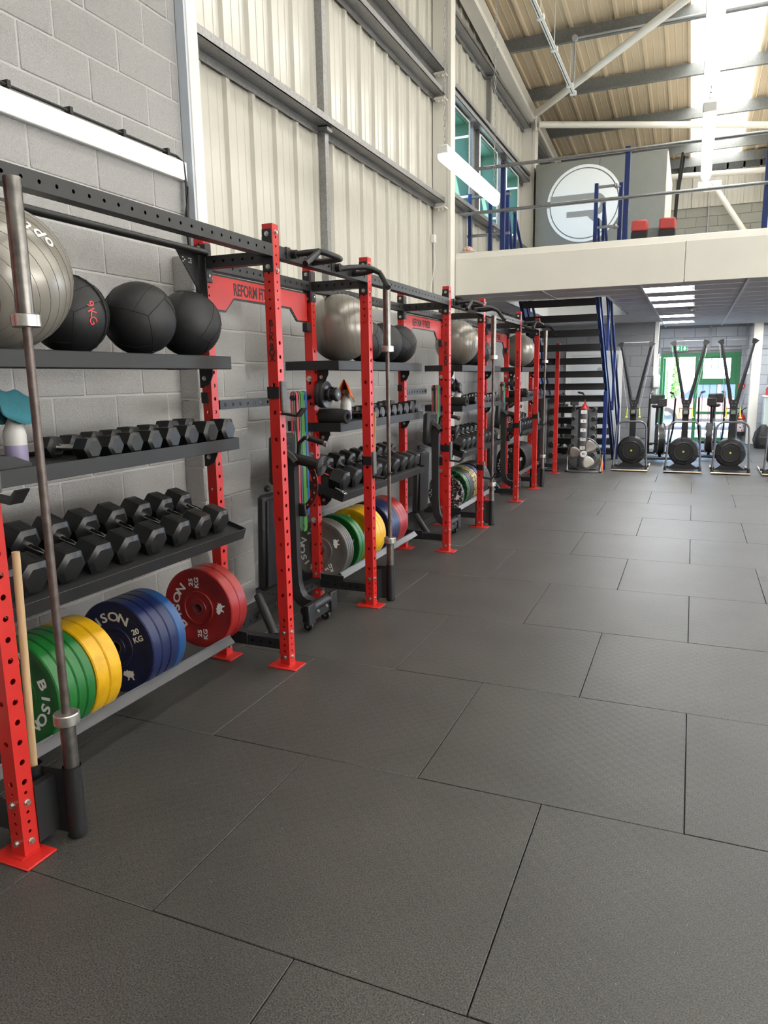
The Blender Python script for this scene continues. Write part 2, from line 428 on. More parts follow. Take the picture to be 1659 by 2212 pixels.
# galvanised girts: Z sections, sag posts and cleats
def girt(y0, y1, z, x0=-3.165, x1=-3.03, m=GALV, name='girt'):
    mb = MB().box((x0, y0, z), (x1, y1, z+.006)); mb.box((x1-.006, y0, z), (x1, y1, z+.062)); mb.box((x0, y0, z-.06), (x0+.006, y1, z+.003))
    o = S(name, mb, m); o['kind'] = 'structure'; return o
for i, (a, b, z) in enumerate([(4.125, 9.284, 3.77), (4.125, 9.284, 5.02), (4.125, 9.284, 5.30), (4.125, 9.284, 6.3),
                               (9.46, 14.404, 5.26), (9.46, 14.404, 5.16), (9.46, 14.404, 3.92), (9.46, 14.404, 6.1), (14.69, 18.6, 5.2), (14.69, 18.6, 6.0)]):
    g = girt(a, b, z, name='trim_%d' % (i+1)); g['label'] = 'galvanised steel rail across the cladding'
for i, (y, a, b) in enumerate([(6.12, 2.3, 3.76), (6.12, 3.84, 5.0), (11.75, 5.3, 6.08), (6.12, 5.36, 6.3), (11.9, 2.95, 3.9)]):
    o = S('trim_%d' % (20+i), MB().box((-3.168, y, a), (-3.1121, y+.012, b-.031)).box((-3.112, y, a), (-3.10, y+.07, b-.031)).box((-3.168, y-.03, b-.03), (-3.06, y+.07, b)), GALV)
    o['kind'] = 'structure'; o['label'] = 'galvanised sag post between the rails'
for i, (y, z) in enumerate([(9.15, 3.70), (9.15, 4.96), (9.15, 5.24)]):
    mb = MB().box((-3.13, y, z-.012), (-2.99, y+.13, z))
    for q in (0, .05): mb.cyl((-3.08+q, y+.04, z-.04), (-3.08+q, y+.04, z), .01, n=6)
    o = S('cleat', mb, CREAM); o['kind'] = 'structure'; o['label'] = 'cream bolted cleat on the steel column'

# ---- high windows in the cladding behind the mezzanine
for i, (a, b) in enumerate([(9.86, 10.66), (11.24, 12.27), (12.92, 13.80)]):
    mb = MB()
    z0, z1, d = 3.97, 5.12, .2
    mb.box((-3.2-d, a, z0-.02), (-3.13, a+.02, z1)).box((-3.2-d, b-.02, z0-.02), (-3.13, b, z1))
    mb.box((-3.2-d, a+.02, z0-.02), (-3.13, b-.02, z0)).box((-3.2-d, a+.02, z1-.02), (-3.13, b-.02, z1))
    wn = S('window_%d' % (i+1), mb, GREENB, label='high window with green board reveals in the cladding')
    fr = MB(); x = -3.2-d
    for (p, q, r, s_) in [(a, b, z0, z0+.07), (a, b, z1-.07, z1), (a, a+.07, z0+.07, z1-.07), (b-.07, b, z0+.07, z1-.07), (a+.07, b-.07, z0+.55, z0+.6)]:
        fr.box((x-.05, p, r), (x, q, s_))
    O('window_frame', fr, wn, mat=GREEN)
    O('pane', MB().box((x-.03, a+.05, z0+.05), (x-.024, b-.05, z1-.05)), wn, mat=GLASS)
    ed = MB()
    for p in (a-.012, b): ed.box((-3.15, p, z0-.03), (-3.11, p+.012, z1+.01))
    ed.box((-3.15, a, z1), (-3.11, b, z1+.012))
    for z in (z0+.15, z1-.2): ed.box((-3.35, b-.024, z), (-3.12, b-.021, z+.03))
    O('edge_strip', ed, wn, mat=WHITE)
for i, (a, b) in enumerate([(10.78, 11.14), (12.38, 12.82)]):
    o = S('trim_%d' % (30+i), MB().box((-3.19, a, 3.93), (-3.16, b, 5.2)).box((-3.19, a, 3.93), (-3.1, a+.01, 5.2)).box((-3.19, b-.01, 3.93), (-3.1, b, 5.2)), GALV)
    o['kind'] = 'structure'; o['label'] = 'galvanised post between the high windows'

# ---- roof: sheets, rooflights, purlins, rafter, bracing
SL = .075
def zr(y): return 7.75-SL*y
roof = S('roof', MB().box((-3.4, 18.75, zr(19)-.3), (9, 18.95, zr(19))), DKGALV, label='low pitched roof of cream profiled sheets on grey purlins'); roof['kind'] = 'structure'
prof = sheet_profile(1.0); n = len(prof); ya, yb = -6.0, 18.9
mb = MB(); mb.add([(a, ya, zr(ya)-d) for a, d in prof]+[(a, yb, zr(yb)-d) for a, d in prof]+[(0, ya, zr(ya)+.03), (1, ya, zr(ya)+.03), (0, yb, zr(yb)+.03), (1, yb, zr(yb)+.03)],
       [(i, i+1, n+i+1, n+i) for i in range(n-1)]+[(2*n, 2*n+2, 2*n+3, 2*n+1)])
rs = mb.mesh('roof_sheet', ROOF, fix=False); rl = mb.mesh('rooflight_sheet', E_SKY, fix=False)
for i in range(-3, 9):
    x = -.32+i
    lit = i in (0, 4, 8)  # first strip is the visible rooflight; the other two are unseen, added for light
    o = O('rooflight_sheet' if lit else 'roof_sheet', rl if lit else rs, roof, (x, 0, 0))
    if lit: o['label'] = 'translucent rooflight sheet lit by daylight'
for k in range(-9, 5):
    y = 12.35+1.785*k
    if y > 18.7: y = 18.6
    zt = zr(y)-.035
    mb = MB().box((-3.15, y-.004, zt-.21), (8.9, y+.004, zt)).box((-3.15, y-.06, zt-.21), (8.9, y, zt-.203)).box((-3.15, y, zt-.007), (8.9, y+.06, zt))
    mb.box((-3.15, y-.064, zt-.21), (8.9, y-.058, zt-.19))
    p = S('purlin', mb, DKGALV); p['kind'] = 'structure'; p['label'] = 'dark galvanised purlin under the roof sheets'
mb = MB()
def inc(x0, x1, y0, y1, zo0, zo1):
    mb.add([(x0,y0,zr(y0)+zo0),(x1,y0,zr(y0)+zo0),(x1,y1,zr(y1)+zo0),(x0,y1,zr(y1)+zo0),(x0,y0,zr(y0)+zo1),(x1,y0,zr(y0)+zo1),(x1,y1,zr(y1)+zo1),(x0,y1,zr(y1)+zo1)],
           [(0,3,2,1),(4,5,6,7),(0,1,5,4),(1,2,6,5),(2,3,7,6),(3,0,4,7)])
inc(-3.13, -2.95, -6, 18.6, -.50, -.488); inc(-3.045, -3.035, -6, 18.6, -.49, -.26); inc(-3.13, -2.95, -6, 18.6, -.262, -.25)
rf = S('rafter', mb, CREAM); rf['kind'] = 'structure'; rf['label'] = 'cream steel rafter along the gable wall'
def brace(name, pts, r, lab):
    o = S(name, MB().tube(pts, r, 12), CREAM); o['kind'] = 'structure'; o['label'] = lab; return o
b1 = brace('brace_tube', [(-2.88, 14.2, 6.27), (-.4, 11.23, 6.38), (2.2, 8.1, 6.5)], .057, 'cream bracing tube rising towards the camera')
b2 = brace('brace_tube', [(-2.88, 14.35, 6.12), (1.0, 15.87, 6.02), (3.2, 16.7, 5.96)], .057, 'cream bracing tube crossing under the purlins')
b3 = brace('brace_tube', [(-2.9, 18.45, 6.0), (3.5, 18.45, 5.76)], .06, 'cream horizontal tube along the far wall')
b4 = brace('brace_tube', [(.14, 18.45, 5.7), (2.3, 18.45, 2.4)], .06, 'cream diagonal tube on the far wall')
O('gusset_plate', MB().prism([(-.15, 5.74), (.32, 5.74), (.32, 5.60), (.2, 5.52), (-.02, 5.52), (-.15, 5.6)], 'y', 18.4, 18.415), b3, mat=CREAM)
for p, q in [((-2.96, 14.3, 6.28), .09), ((-2.96, 14.35, 6.12), .08)]:
    O('end_plate', MB().cb((p[0]+.04, p[1], p[2]), (.02, .16, .18)), b1 if q > .085 else b2, mat=CREAM)

# ---- walls that close the hall outside the frame
wr = S('wall_right', MB().box((9, -6, 0), (9.2, 19, .9)).box((9, -6, 2.9), (9.2, 19, 8)).box((9, 9.2, .9), (9.2, 19, 2.9)).box((9, -6, .9), (9.2, -3, 2.9)), CLAD)
side_band = S('window_5', MB().box((9.0, -3, .9), (9.1, 9.2, .98)).box((9.0, -3, 2.82), (9.1, 9.2, 2.9)), WHITE, label='long band of added glowing panels in the right wall')  # added glowing band out of view, fills in daylight from the right
for i in range(6): O('pane', MB().box((9.05, -2.98+2.03*i, .98), (9.06, -1.03+2.03*i, 2.82)), side_band, mat=E_SIDE); O('panel_divider', MB().box((9.0, -1.03+2.03*i, .98), (9.1, -.95+2.03*i, 2.82)), side_band, mat=WHITE)
S('wall_back', MB().box((-3.3, -6.2, 0), (9.2, -6, 8.4)), BLOCK)

# ---- far walls under and above the mezzanine
ZC = 2.67
wt = S('wall_end_toilet', MB().box((-3.2, 16.71, 0), (-.80, 16.85, ZC+.05)), MORTARG, label='grey block wall with the toilet door under the mezzanine'); wt['kind'] = 'structure'
DX0, DX1 = -2.62, -1.42
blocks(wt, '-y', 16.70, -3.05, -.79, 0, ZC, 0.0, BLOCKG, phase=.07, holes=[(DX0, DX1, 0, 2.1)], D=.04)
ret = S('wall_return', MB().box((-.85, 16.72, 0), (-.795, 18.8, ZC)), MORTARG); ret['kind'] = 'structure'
S('corner_trim', MB().box((-.80, 16.68, 0), (-.72, 16.72, ZC)), WHITE, ret)
GX0, GX1, GZ = -.74, .96, 2.03
we = S('wall_end', MB().box((-.85, 18.81, 2.06), (5, 19.0, 5.3)).box((.98, 18.81, 0), (5, 19.0, 2.06)).box((-3.3, 18.81, 2.6), (-.8, 19.0, 5.3)), MORTARG, label='grey block end wall around the garden door')
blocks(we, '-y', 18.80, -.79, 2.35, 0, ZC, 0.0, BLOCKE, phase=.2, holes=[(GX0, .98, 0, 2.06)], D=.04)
OLIVE = M('upper_block', (.30, .30, .26), .75, var=.06, vs=40, bump=.6, rnd=.05)
blocks(we, '-y', 18.80, -1.2, 2.4, 3.1, 5.28, 3.1, OLIVE, phase=.3, D=.04)
mb = MB(); p = sheet_profile(6.0); nn = len(p)
mb.add([(-3.2+a, 18.78-d, 5.28) for a, d in p]+[(-3.2+a, 18.78-d, 6.4) for a, d in p], [(i, nn+i, nn+i+1, i+1) for i in range(nn-1)])
mb.box((-3.2, 18.79, 5.28), (9, 18.95, 6.45)); mb.box((2.8, 18.74, 2.6), (9, 18.79, 6.4))
S('cladding_sheet', mb, CLAD, we)
for x in (.28, 1.05): S('wall_conduit', MB().box((x, 18.765, 2.1), (x+.05, 18.80, ZC)), M('conduit_grey', (.3, .31, .33), .5), we)
S('wall_conduit', MB().box((-.7, 18.76, 2.12), (2.3, 18.80, 2.17)), MATS['conduit_grey'], we)
S('wall_conduit', MB().box((1.02, 18.77, 0), (1.06, 18.80, 2.1)), MATS['conduit_grey'], we)
wc = S('steel_column', MB().rb((1.17, 18.3, 0), (1.36, 18.5, 6.3), .006), CREAM, label='white steel column near the fire extinguisher'); wc['kind'] = 'structure'

# ---- mezzanine: deck, fascia, suspended ceiling, rails
deck = MB(); HX0, HX1, HY0, HY1 = -2.62, -1.18, 10.88, 14.25
for (a, b, c, d) in [(-3.2, 9.0, 9.5, HY0), (-3.2, HX0, HY0, HY1), (HX1, 9.0, HY0, HY1), (-3.2, 9.0, HY1, 18.8)]:
    deck.box((a, c, 2.72), (b, d, 3.10))
dk = S('mezzanine_deck', deck, WHITE, label='mezzanine floor above the ski machines'); dk['kind'] = 'structure'
for q_ in (((HX0+.002, HY0+.004, ZC), (HX0+.012, HY1-.004, 3.098)), ((HX1-.012, HY0+.004, ZC), (HX1-.002, HY1-.004, 3.098)), ((HX0+.013, HY1-.014, ZC), (HX1-.013, HY1-.004, 3.098)), ((HX0+.013, HY0+.004, ZC), (HX1-.013, HY0+.014, 3.098))): S('hole_lining', MB().box(*q_), WHITE, dk)
fas = E('mezzanine_fascia', label='long cream fascia along the mezzanine edge', kind='structure')
for a, b in [(-2.95, -.172), (-.166, 3.0), (3.006, 9.0)]:
    O('fascia_panel', MB().rb((a, 9.47, 2.645), (b, 9.5, 3.10), .004), fas, mat=CREAM)
O('kick_rail', MB().prism([(9.475, 3.10), (9.5, 3.17), (9.52, 3.18), (9.60, 3.18), (9.60, 3.10)], 'x', -2.95, 9.0), fas, mat=CREAM)
ceil = S('ceiling', MB().box((-2.94, 9.5, ZC+.03), (3, 9.51, ZC+.05)), WHITE, label='suspended ceiling of fine grey tiles under the mezzanine')
XL = [-3.05, -1.87, -.67, .53, 1.73, 2.93]
YL = [9.52+.6*i for i in range(16)]
LIT = {(2, 1), (2, 3), (2, 5), (2, 9), (2, 12), (4, 1), (4, 5), (4, 9), (4, 13)}
_cm = {}
def ctile(a, b, c, d, mat, nm):
    if b-a < .04 or d-c < .04: return
    k = (round(b-a, 3), round(d-c, 3), mat.name)
    if k not in _cm: _cm[k] = MB().rb((-(b-a)/2+.012, -(d-c)/2+.008, 0), ((b-a)/2-.012, (d-c)/2-.008, .015), .004).mesh(nm, mat)
    O(nm, _cm[k], ceil, ((a+b)/2, (c+d)/2, ZC))
for i in range(5):
    for j in range(15):
        a, b, c, d = XL[i], XL[i+1], YL[j], YL[j+1]
        if a < -.8 and c > 16.6: continue
        d = min(d, 16.69 if a < -.8 else 18.79)
        if (i, j) in LIT:
            ctile(a, a+.6, c, d, E_PAN, 'light_panel'); ctile(a+.6, b, c, d, CEILT, 'ceiling_tile'); continue
        if d > HY0+.02 and c < HY1-.02 and b > HX0 and a < HX1:
            ctile(a, min(b, HX0-.02), c, d, CEILT, 'ceiling_tile'); ctile(max(a, HX1+.02), b, c, d, CEILT, 'ceiling_tile')
        else: ctile(a, b, c, d, CEILT, 'ceiling_tile')
mb = MB()
for x in XL[1:]:
    for (c, d) in ([(9.52, HY0-.02), (HY1+.02, 16.69)] if HX0 < x < HX1 else [(9.52, 18.79 if x > -.8 else 16.69)]):
        mb.box((x-.014, c, ZC-.006), (x+.014, d, ZC+.02))
for y in YL[:-1]:
    segs = [(-3.05, 2.93)] if y < 16.6 else [(-.79, 2.93)]
    if HY0 < y < HY1: segs = [(-3.05, HX0-.02), (HX1+.02, 2.93)]
    for a, b in segs: mb.box((a, y-.006, ZC-.003), (b, y+.006, ZC+.02))
O('ceiling_grid', mb, ceil, mat=TEE)

# ---- toilet door, garden door with glazed side light
d1 = S('door_1', MB().rb((DX0+.11, 16.68, 0), (DX1-.10, 16.709, 2.02), .003), M('white_door', (.62, .65, .68), .4), label='white door with a wheelchair sign behind the stairs')
S('door_frame', MB().box((DX0, 16.655, 0), (DX0+.11, 16.709, 2.1)).box((DX1-.1, 16.655, 0), (DX1, 16.709, 2.1)).box((DX0+.11, 16.655, 2.02), (DX1-.1, 16.709, 2.1)), WHITE, d1)
S('door_handle', MB().cyl((-1.62, 16.69, 1.0), (-1.62, 16.62, 1.0), .022, n=12).cyl((-1.62, 16.69, .88), (-1.62, 16.65, .88), .03, n=12), CHROME, d1)
S('door_sign', MB().cyl((-1.9, 16.68, 1.70), (-1.9, 16.672, 1.70), .055, n=20), M('sign_grey', (.35, .36, .38), .5), d1)
gd = MB()
for (a, b, c, d) in [(GX0, GX0+.06, 0, GZ-.06), (.02, .10, 0, GZ-.06), (GX0, GX1+.02, GZ-.06, GZ+.03), (GX1-.06, GX1+.02, 0, GZ-.06)]: gd.box((a, 18.80, c), (b, 18.90, d))
d2 = S('door_2', gd, GREEN, label='open doorway with a green frame onto the bright car park')
S('door_leaf', MB().box((GX0+.06, 18.95, .02), (GX0+.11, 19.75, 1.95)), GREEN, d2)
w4 = MB()
for (a, b, c, d) in [(.101, .899, 1.33, 1.47), (.101, .899, 1.93, 1.969), (.101, .20, 1.47, 1.93), (.78, .899, 1.47, 1.93), (.101, .899, .64, .70), (.101, .899, .0, .09)]: w4.box((a, 18.81, c), (b, 18.89, d))
wn4 = S('window_4', w4, GREEN, label='green framed glazed panel beside the open doorway')
for c, d in ((1.47, 1.93), (.70, 1.33), (.09, .64)): O('pane', MB().box((.12, 18.845, c), (.88, 18.851, d)), wn4, mat=GLASS)
for x in (.22, .37, .52, .67): O('security_bar', MB().cyl((x, 18.94, .05), (x, 18.94, 1.98), .008, n=6), wn4, mat=INK)

# ---- trunking and conduit fixed to the left wall
tr = S('wall_trunking', MB().rb((-3.02, -1.0, 2.822), (-2.985, 3.985, 2.935), .004), WHITE, label='white trunking along the top of the nearest block wall'); tr['kind'] = 'structure'
mb = MB().tube([(-2.995, -1, 2.952), (-2.995, 3.9, 2.952), (-2.99, 3.955, 2.93), (-2.985, 3.965, 2.8), (-2.985, 3.965, 2.3)], .008, 6)
for k in range(6): mb.tube([(-2.99+.006*k, 3.965-.008*(k % 3), 2.85-.02*k), (-2.985+.01*math.sin(k), 3.955+.012*math.cos(k*2), 2.6), (-2.985, 3.95+.004*k, 2.25)], .005, 5)
for y in (2.68, 3.05, 3.43, 3.80): mb.box((-3.02, y, 2.94), (-2.98, y+.02, 2.972))
cb = O('power_cable', mb, mat=INK); tag(cb, 'black cables clipped above the white trunking and hanging at its end', 'cable')
sw = E('switch_box', (-3.16, 9.15, 3.32), label='small white junction box with a cable on the cladding beside the column', cat='switch')
O('box', MB().rb((0, -.04, -.05), (.05, .04, .05), .006), sw, mat=PLASTW)
O('cable', MB().tube([(.03, 0, -.05), (.05, -.02, -.3), (.03, -.12, -.6), (.03, -.14, -.95)], .006, 6), sw, mat=PLASTW)
# ---- lit battens
def batten(x, y0, z, L, label):
    t = E('batten_light', (x, y0, z), label=label, cat='light', group='hanging tube lights')
    O('housing', MB().rb((-.04, 0, 0), (.04, L, .055), .006), t, mat=PLASTW)
    O('diffuser', MB().prism([(-.036, 0), (-.036, -.02), (-.024, -.045), (0, -.055), (.024, -.045), (.036, -.02), (.036, 0)], 'y', .01, L-.01), t, mat=E_TUBE)
    for yy in (.06, L-.06):
        top = zr(y0+yy)-.25-z; mb = MB()
        k = int(top/.034)
        for i in range(k):
            c = Vector((0, yy, .055+.017+i*.034)); h = .02
            if i % 2: mb.tube([c+Vector((.007, 0, -h+.006)), c+Vector((.007, 0, h-.006)), c+Vector((0, 0, h)), c+Vector((-.007, 0, h-.006)), c+Vector((-.007, 0, -h+.006)), c+Vector((0, 0, -h))], .0022, 4, closed=True)
            else: mb.tube([c+Vector((0, .007, -h+.006)), c+Vector((0, .007, h-.006)), c+Vector((0, 0, h)), c+Vector((0, -.007, h-.006)), c+Vector((0, -.007, -h+.006)), c+Vector((0, 0, -h))], .0022, 4, closed=True)
        O('chain', mb, t, mat=GALV)
    return t
batten(-1.69, 5.12, 3.12, 1.5, 'lit tube light on chains in front of the mezzanine corner column')
batten(0.0, 5.04, 3.12, 1.5, 'lit tube light on chains below the rooflight, lower of two')
batten(0.0, 2.95, 3.12, 1.5, 'lit tube light on chains high against the rooflight')
# ================================================================ THE RIG
UY = [1.585, 3.37, 4.55, 6.29, 7.45, 9.18, 10.36, 12.08]
XF, XR, HR, W6 = -2.035, -2.46, 2.375, .06
def perf_mesh(name, L, w, holes, mat, n=12, cap=True):
    """square hollow section along z with real punched holes; holes: {side: [(s, r), ...]}"""
    mb = MB(); h = w/2
    fr = {'+x': ((h,0), (0,1)), '+y': ((0,h), (-1,0)), '-x': ((-h,0), (0,-1)), '-y': ((0,-h), (1,0))}
    for side, (c, t) in fr.items():
        hs = sorted(holes.get(side, []))
        nx, ny = c[0]/h, c[1]/h
        P = lambda s, q, d=0: (c[0]+t[0]*q-nx*d, c[1]+t[1]*q-ny*d, s)
        cur = 0.0
        for i, (s, r) in enumerate(hs):
            gap = min([abs(s-hs[j][0]) for j in (i-1, i+1) if 0 <= j < len(hs)] + [.06])
            e = min(gap/2, h)
            if s-e > cur+1e-5: mb.add([P(cur,-h), P(cur,h), P(s-e,h), P(s-e,-h)], [(0,1,2,3)])
            cor = [(s-e,-h), (s-e,h), (s+e,h), (s+e,-h)]
            circ = [(s-r*math.cos(2*pi*k/n+pi/4 - pi/2 + pi/4), r*math.sin(2*pi*k/n+pi/4-pi/2+pi/4)) for k in range(n)]
            # circle vertex k at angle a=2pi k/n: (s-r cos a, r sin a); corners lie at angles -45, 45, 135, 225 deg
            vs = [P(*q) for q in cor]+[P(*q) for q in circ]+[P(a, b, .004) for a, b in circ]
            fs = []; m = n//4
            for k in range(4):
                a0 = round(n*((-45+90*k) % 360)/360) if n % 8 == 0 else None
                st = (k*m - m//2) % n
                arc = [4+(st+j) % n for j in range(m+1)]
                fs.append([k, (k+1) % 4]+arc[::-1])
            fs += [(4+j, 4+(j+1) % n, 4+n+(j+1) % n, 4+n+j) for j in range(n)]
            mb.add(vs, fs); cur = s+e
        if cur < L: mb.add([P(cur,-h), P(cur,h), P(L,h), P(L,-h)], [(0,1,2,3)])
    if cap: mb.add([(-h,-h,L), (h,-h,L), (h,h,L), (-h,h,L), (-h,-h,0), (h,-h,0), (h,h,0), (-h,h,0)], [(0,1,2,3), (7,6,5,4)])
    return mb.mesh(name, mat, fix=False)
def series(a, b, d): return [a+d*k for k in range(int((b-a)/d+1e-6)+1)]
def up_holes(H):
    fx = [(z, .0062) for z in series(.055, .236, .036)]+[(z, .0105) for z in series(.274, min(1.80, H-.1), .072)]
    fy = [(z, .0062) for z in series(.055, .236, .036)]+[(z, .0105) for z in series(.274, 1.58, .144)]
    if H > 2.2: q = [(z, .0062) for z in series(1.96, 2.34, .044)]; fx += q; fy += q
    return {'+x': fx, '-x': fx, '+y': fy, '-y': fy}
RIG = (-2.25, 6.8, 0)
rig = E('storage_rig', RIG, label='long red and black training rig with storage shelves along the left wall', cat='rig')
def R(name, me, loc=(0,0,0), rot=None, mat=None, parent=None):
    if parent: return O(name, me, parent, loc, rot, mat)
    return O(name, me, rig, (loc[0]-RIG[0], loc[1]-RIG[1], loc[2]-RIG[2]), rot, mat)
up_full = perf_mesh('upright', HR, W6, up_holes(HR), RED, 12)
up_short = perf_mesh('upright', 2.10, W6, up_holes(2.1), RED, 12)
foot = MB().rb((-.09, -.062, 0), (.09, .062, .008), .002); foot.box((-.034, -.034, .006), (.034, .034, .012))
for sx in (-1, 1):
    for sy in (-1, 1): foot.cyl((sx*.07, sy*.045, .0075), (sx*.07, sy*.045, .0085), .008, n=8)
foot = foot.mesh('foot_plate', RED)
bolt = MB().cyl((0,0,0), (0,0,.003), .0125, n=14).cyl((0,0,.003), (0,0,.011), .0095, .0085, n=6, sm=False).mesh('bolt', BOLTM)
bigbolt = MB().cyl((0,0,0), (0,0,.004), .02, n=16).cyl((0,0,.004), (0,0,.016), .0155, .014, n=6, sm=False).mesh('bolt', BOLTM)
BX, BYM, BYP = (0, pi/2, 0), (pi/2, 0, 0), (-pi/2, 0, 0)      # bolt facing +X, -Y, +Y
ups = {}
for i, y in enumerate(UY):
    for row, x in (('f', XF), ('r', XR)):
        short = i == 7
        u = R('upright', up_short if short else up_full, (x, y, 0)); ups[(row, i)] = u
        O('foot_plate', foot, u, (0, -.012, 0))
        for z in (.055, .199): O('bolt', bolt, u, (.03, 0, z), BX); O('bolt', bolt, u, (0, -.03, z), BYM)
        if not short:
            for z in (2.150, 2.335): O('bolt', bolt, u, (.03, 0, z), BX)
        if row == 'f' and i % 2 == 1:
            for c, z in zip('BLKBOX', (1.884, 1.848, 1.810, 1.766, 1.736, 1.706)):
                O('letter', text_mesh(c, .045, .0006, INK), u, (0, -.0305, z), RY)
for i in (1, 3, 5):
    u = ups[('r', i)]
    O('clamp_band', MB().rb((-.036, -.036, 1.325), (.036, .036, 1.375), .002), u, mat=BLACK); O('clamp_plate', MB().rb((-.036, -.038, 1.475), (.01, -.0305, 1.535), .002), u, mat=BLACK)
for i in (2, 4, 6):                                              # heavy bolts on the shelf side of the rear uprights
    for z in (.60, .76, 1.07, 1.22, 1.60): O('bolt', bigbolt, ups[('r', i)], (-.004, -.03, z), BYM)
# top beams along the rig, front and rear
_bmm = {}
def beam_mesh(L, d=.072, r=.0072, sides=('+x','-x')):
    k = (round(L,3), sides)
    if k not in _bmm: _bmm[k] = perf_mesh('beam', L, W6, {s: [(q, r) for q in series(.06, L-.05, d)] for s in sides}, BLACK, 12)
    return _bmm[k]
plate = MB().rb((-.0305, 0, -.105), (.0305, .006, .105), .004).mesh('end_plate', BLACK)
for i in range(6):
    y0, y1 = UY[i]+.03, UY[i+1]-.03
    for x, z, nm in ((XF, 2.245, 'front_beam'), (XR, 2.215, 'rear_beam'))[:1 if i == 0 else 2]:
        b = R(nm, beam_mesh(y1-y0), (x, y0, z), (-pi/2, 0, 0))
        # children live in the beam frame: local z runs along the rig, local y points down
        for e, yy in ((0, 0.0), (1, y1-y0)):
            pl = O('end_plate', MB().rb((-.0305, -.105, 0), (.0305, .105, .006), .003), b, (0, 0, yy-(.006 if e else 0)), mat=BLACK)
        for q in (-.08, .08):
            O('bolt', bolt, b, (0, q, y1-y0-.006), (pi, 0, 0))
mb_c = perf_mesh('cross_beam', .365, W6, {s: [(q, .0072) for q in series(.06, .32, .06)] for s in ('-y', '+y')}, BLACK, 12)
for i, y in enumerate(UY):
    for z in ((2.215, .13) if i < 7 else (.13,)):
        cbm = R('cross_beam', mb_c, (XR+.03, y, z), (0, pi/2, 0))
        for e in (0, .359): O('end_plate', MB().rb((-.1 if z > 1 else -.075, -.0305, 0), (.1 if z > 1 else .06, .0305, .006), .003), cbm, (0, 0, e), mat=BLACK)
for a, b in ((1, 2), (3, 4), (5, 6)):                             # low rear ties in the training bays
    R('low_beam', beam_mesh(UY[b]-UY[a]-.06), (XR, UY[a]+.03, .14), (-pi/2, 0, 0))
# round pull-up bar behind the nearest bay with its gussets
for a in (0,):
    pb = R('pull_up_bar', MB().cyl((0, 0, 0), (0, UY[a+1]-UY[a]-.06, 0), .0175, n=16), (XR+.045, UY[a]+.03, 2.262), mat=BLACK)
    L = UY[a+1]-UY[a]-.06
    g = O('gusset', MB().prism([(L-.20, .0), (L-.02, .0), (L-.02, -.20)], 'x', -.045, -.039), pb, mat=BLACK)
    O('gusset_plate', MB().rb((-.075, L-.006, -.25), (.0, L, .045), .004), pb, mat=BLACK)
    for k, (dy, dz) in enumerate([(-.15, -.04), (-.135, -.05), (-.15, -.06), (-.10, -.04), (-.085, -.05), (-.10, -.06), (-.085, -.04), (-.085, -.06)]):
        O('punched_mark', MB().box((-.0392, L+dy, dz), (-.0386, L+dy+.009, dz+.006)), pb, mat=PRINTW)
    for z in (.025, -.22): O('bolt', bolt, pb, (-.04, L-.006, z), BYM)
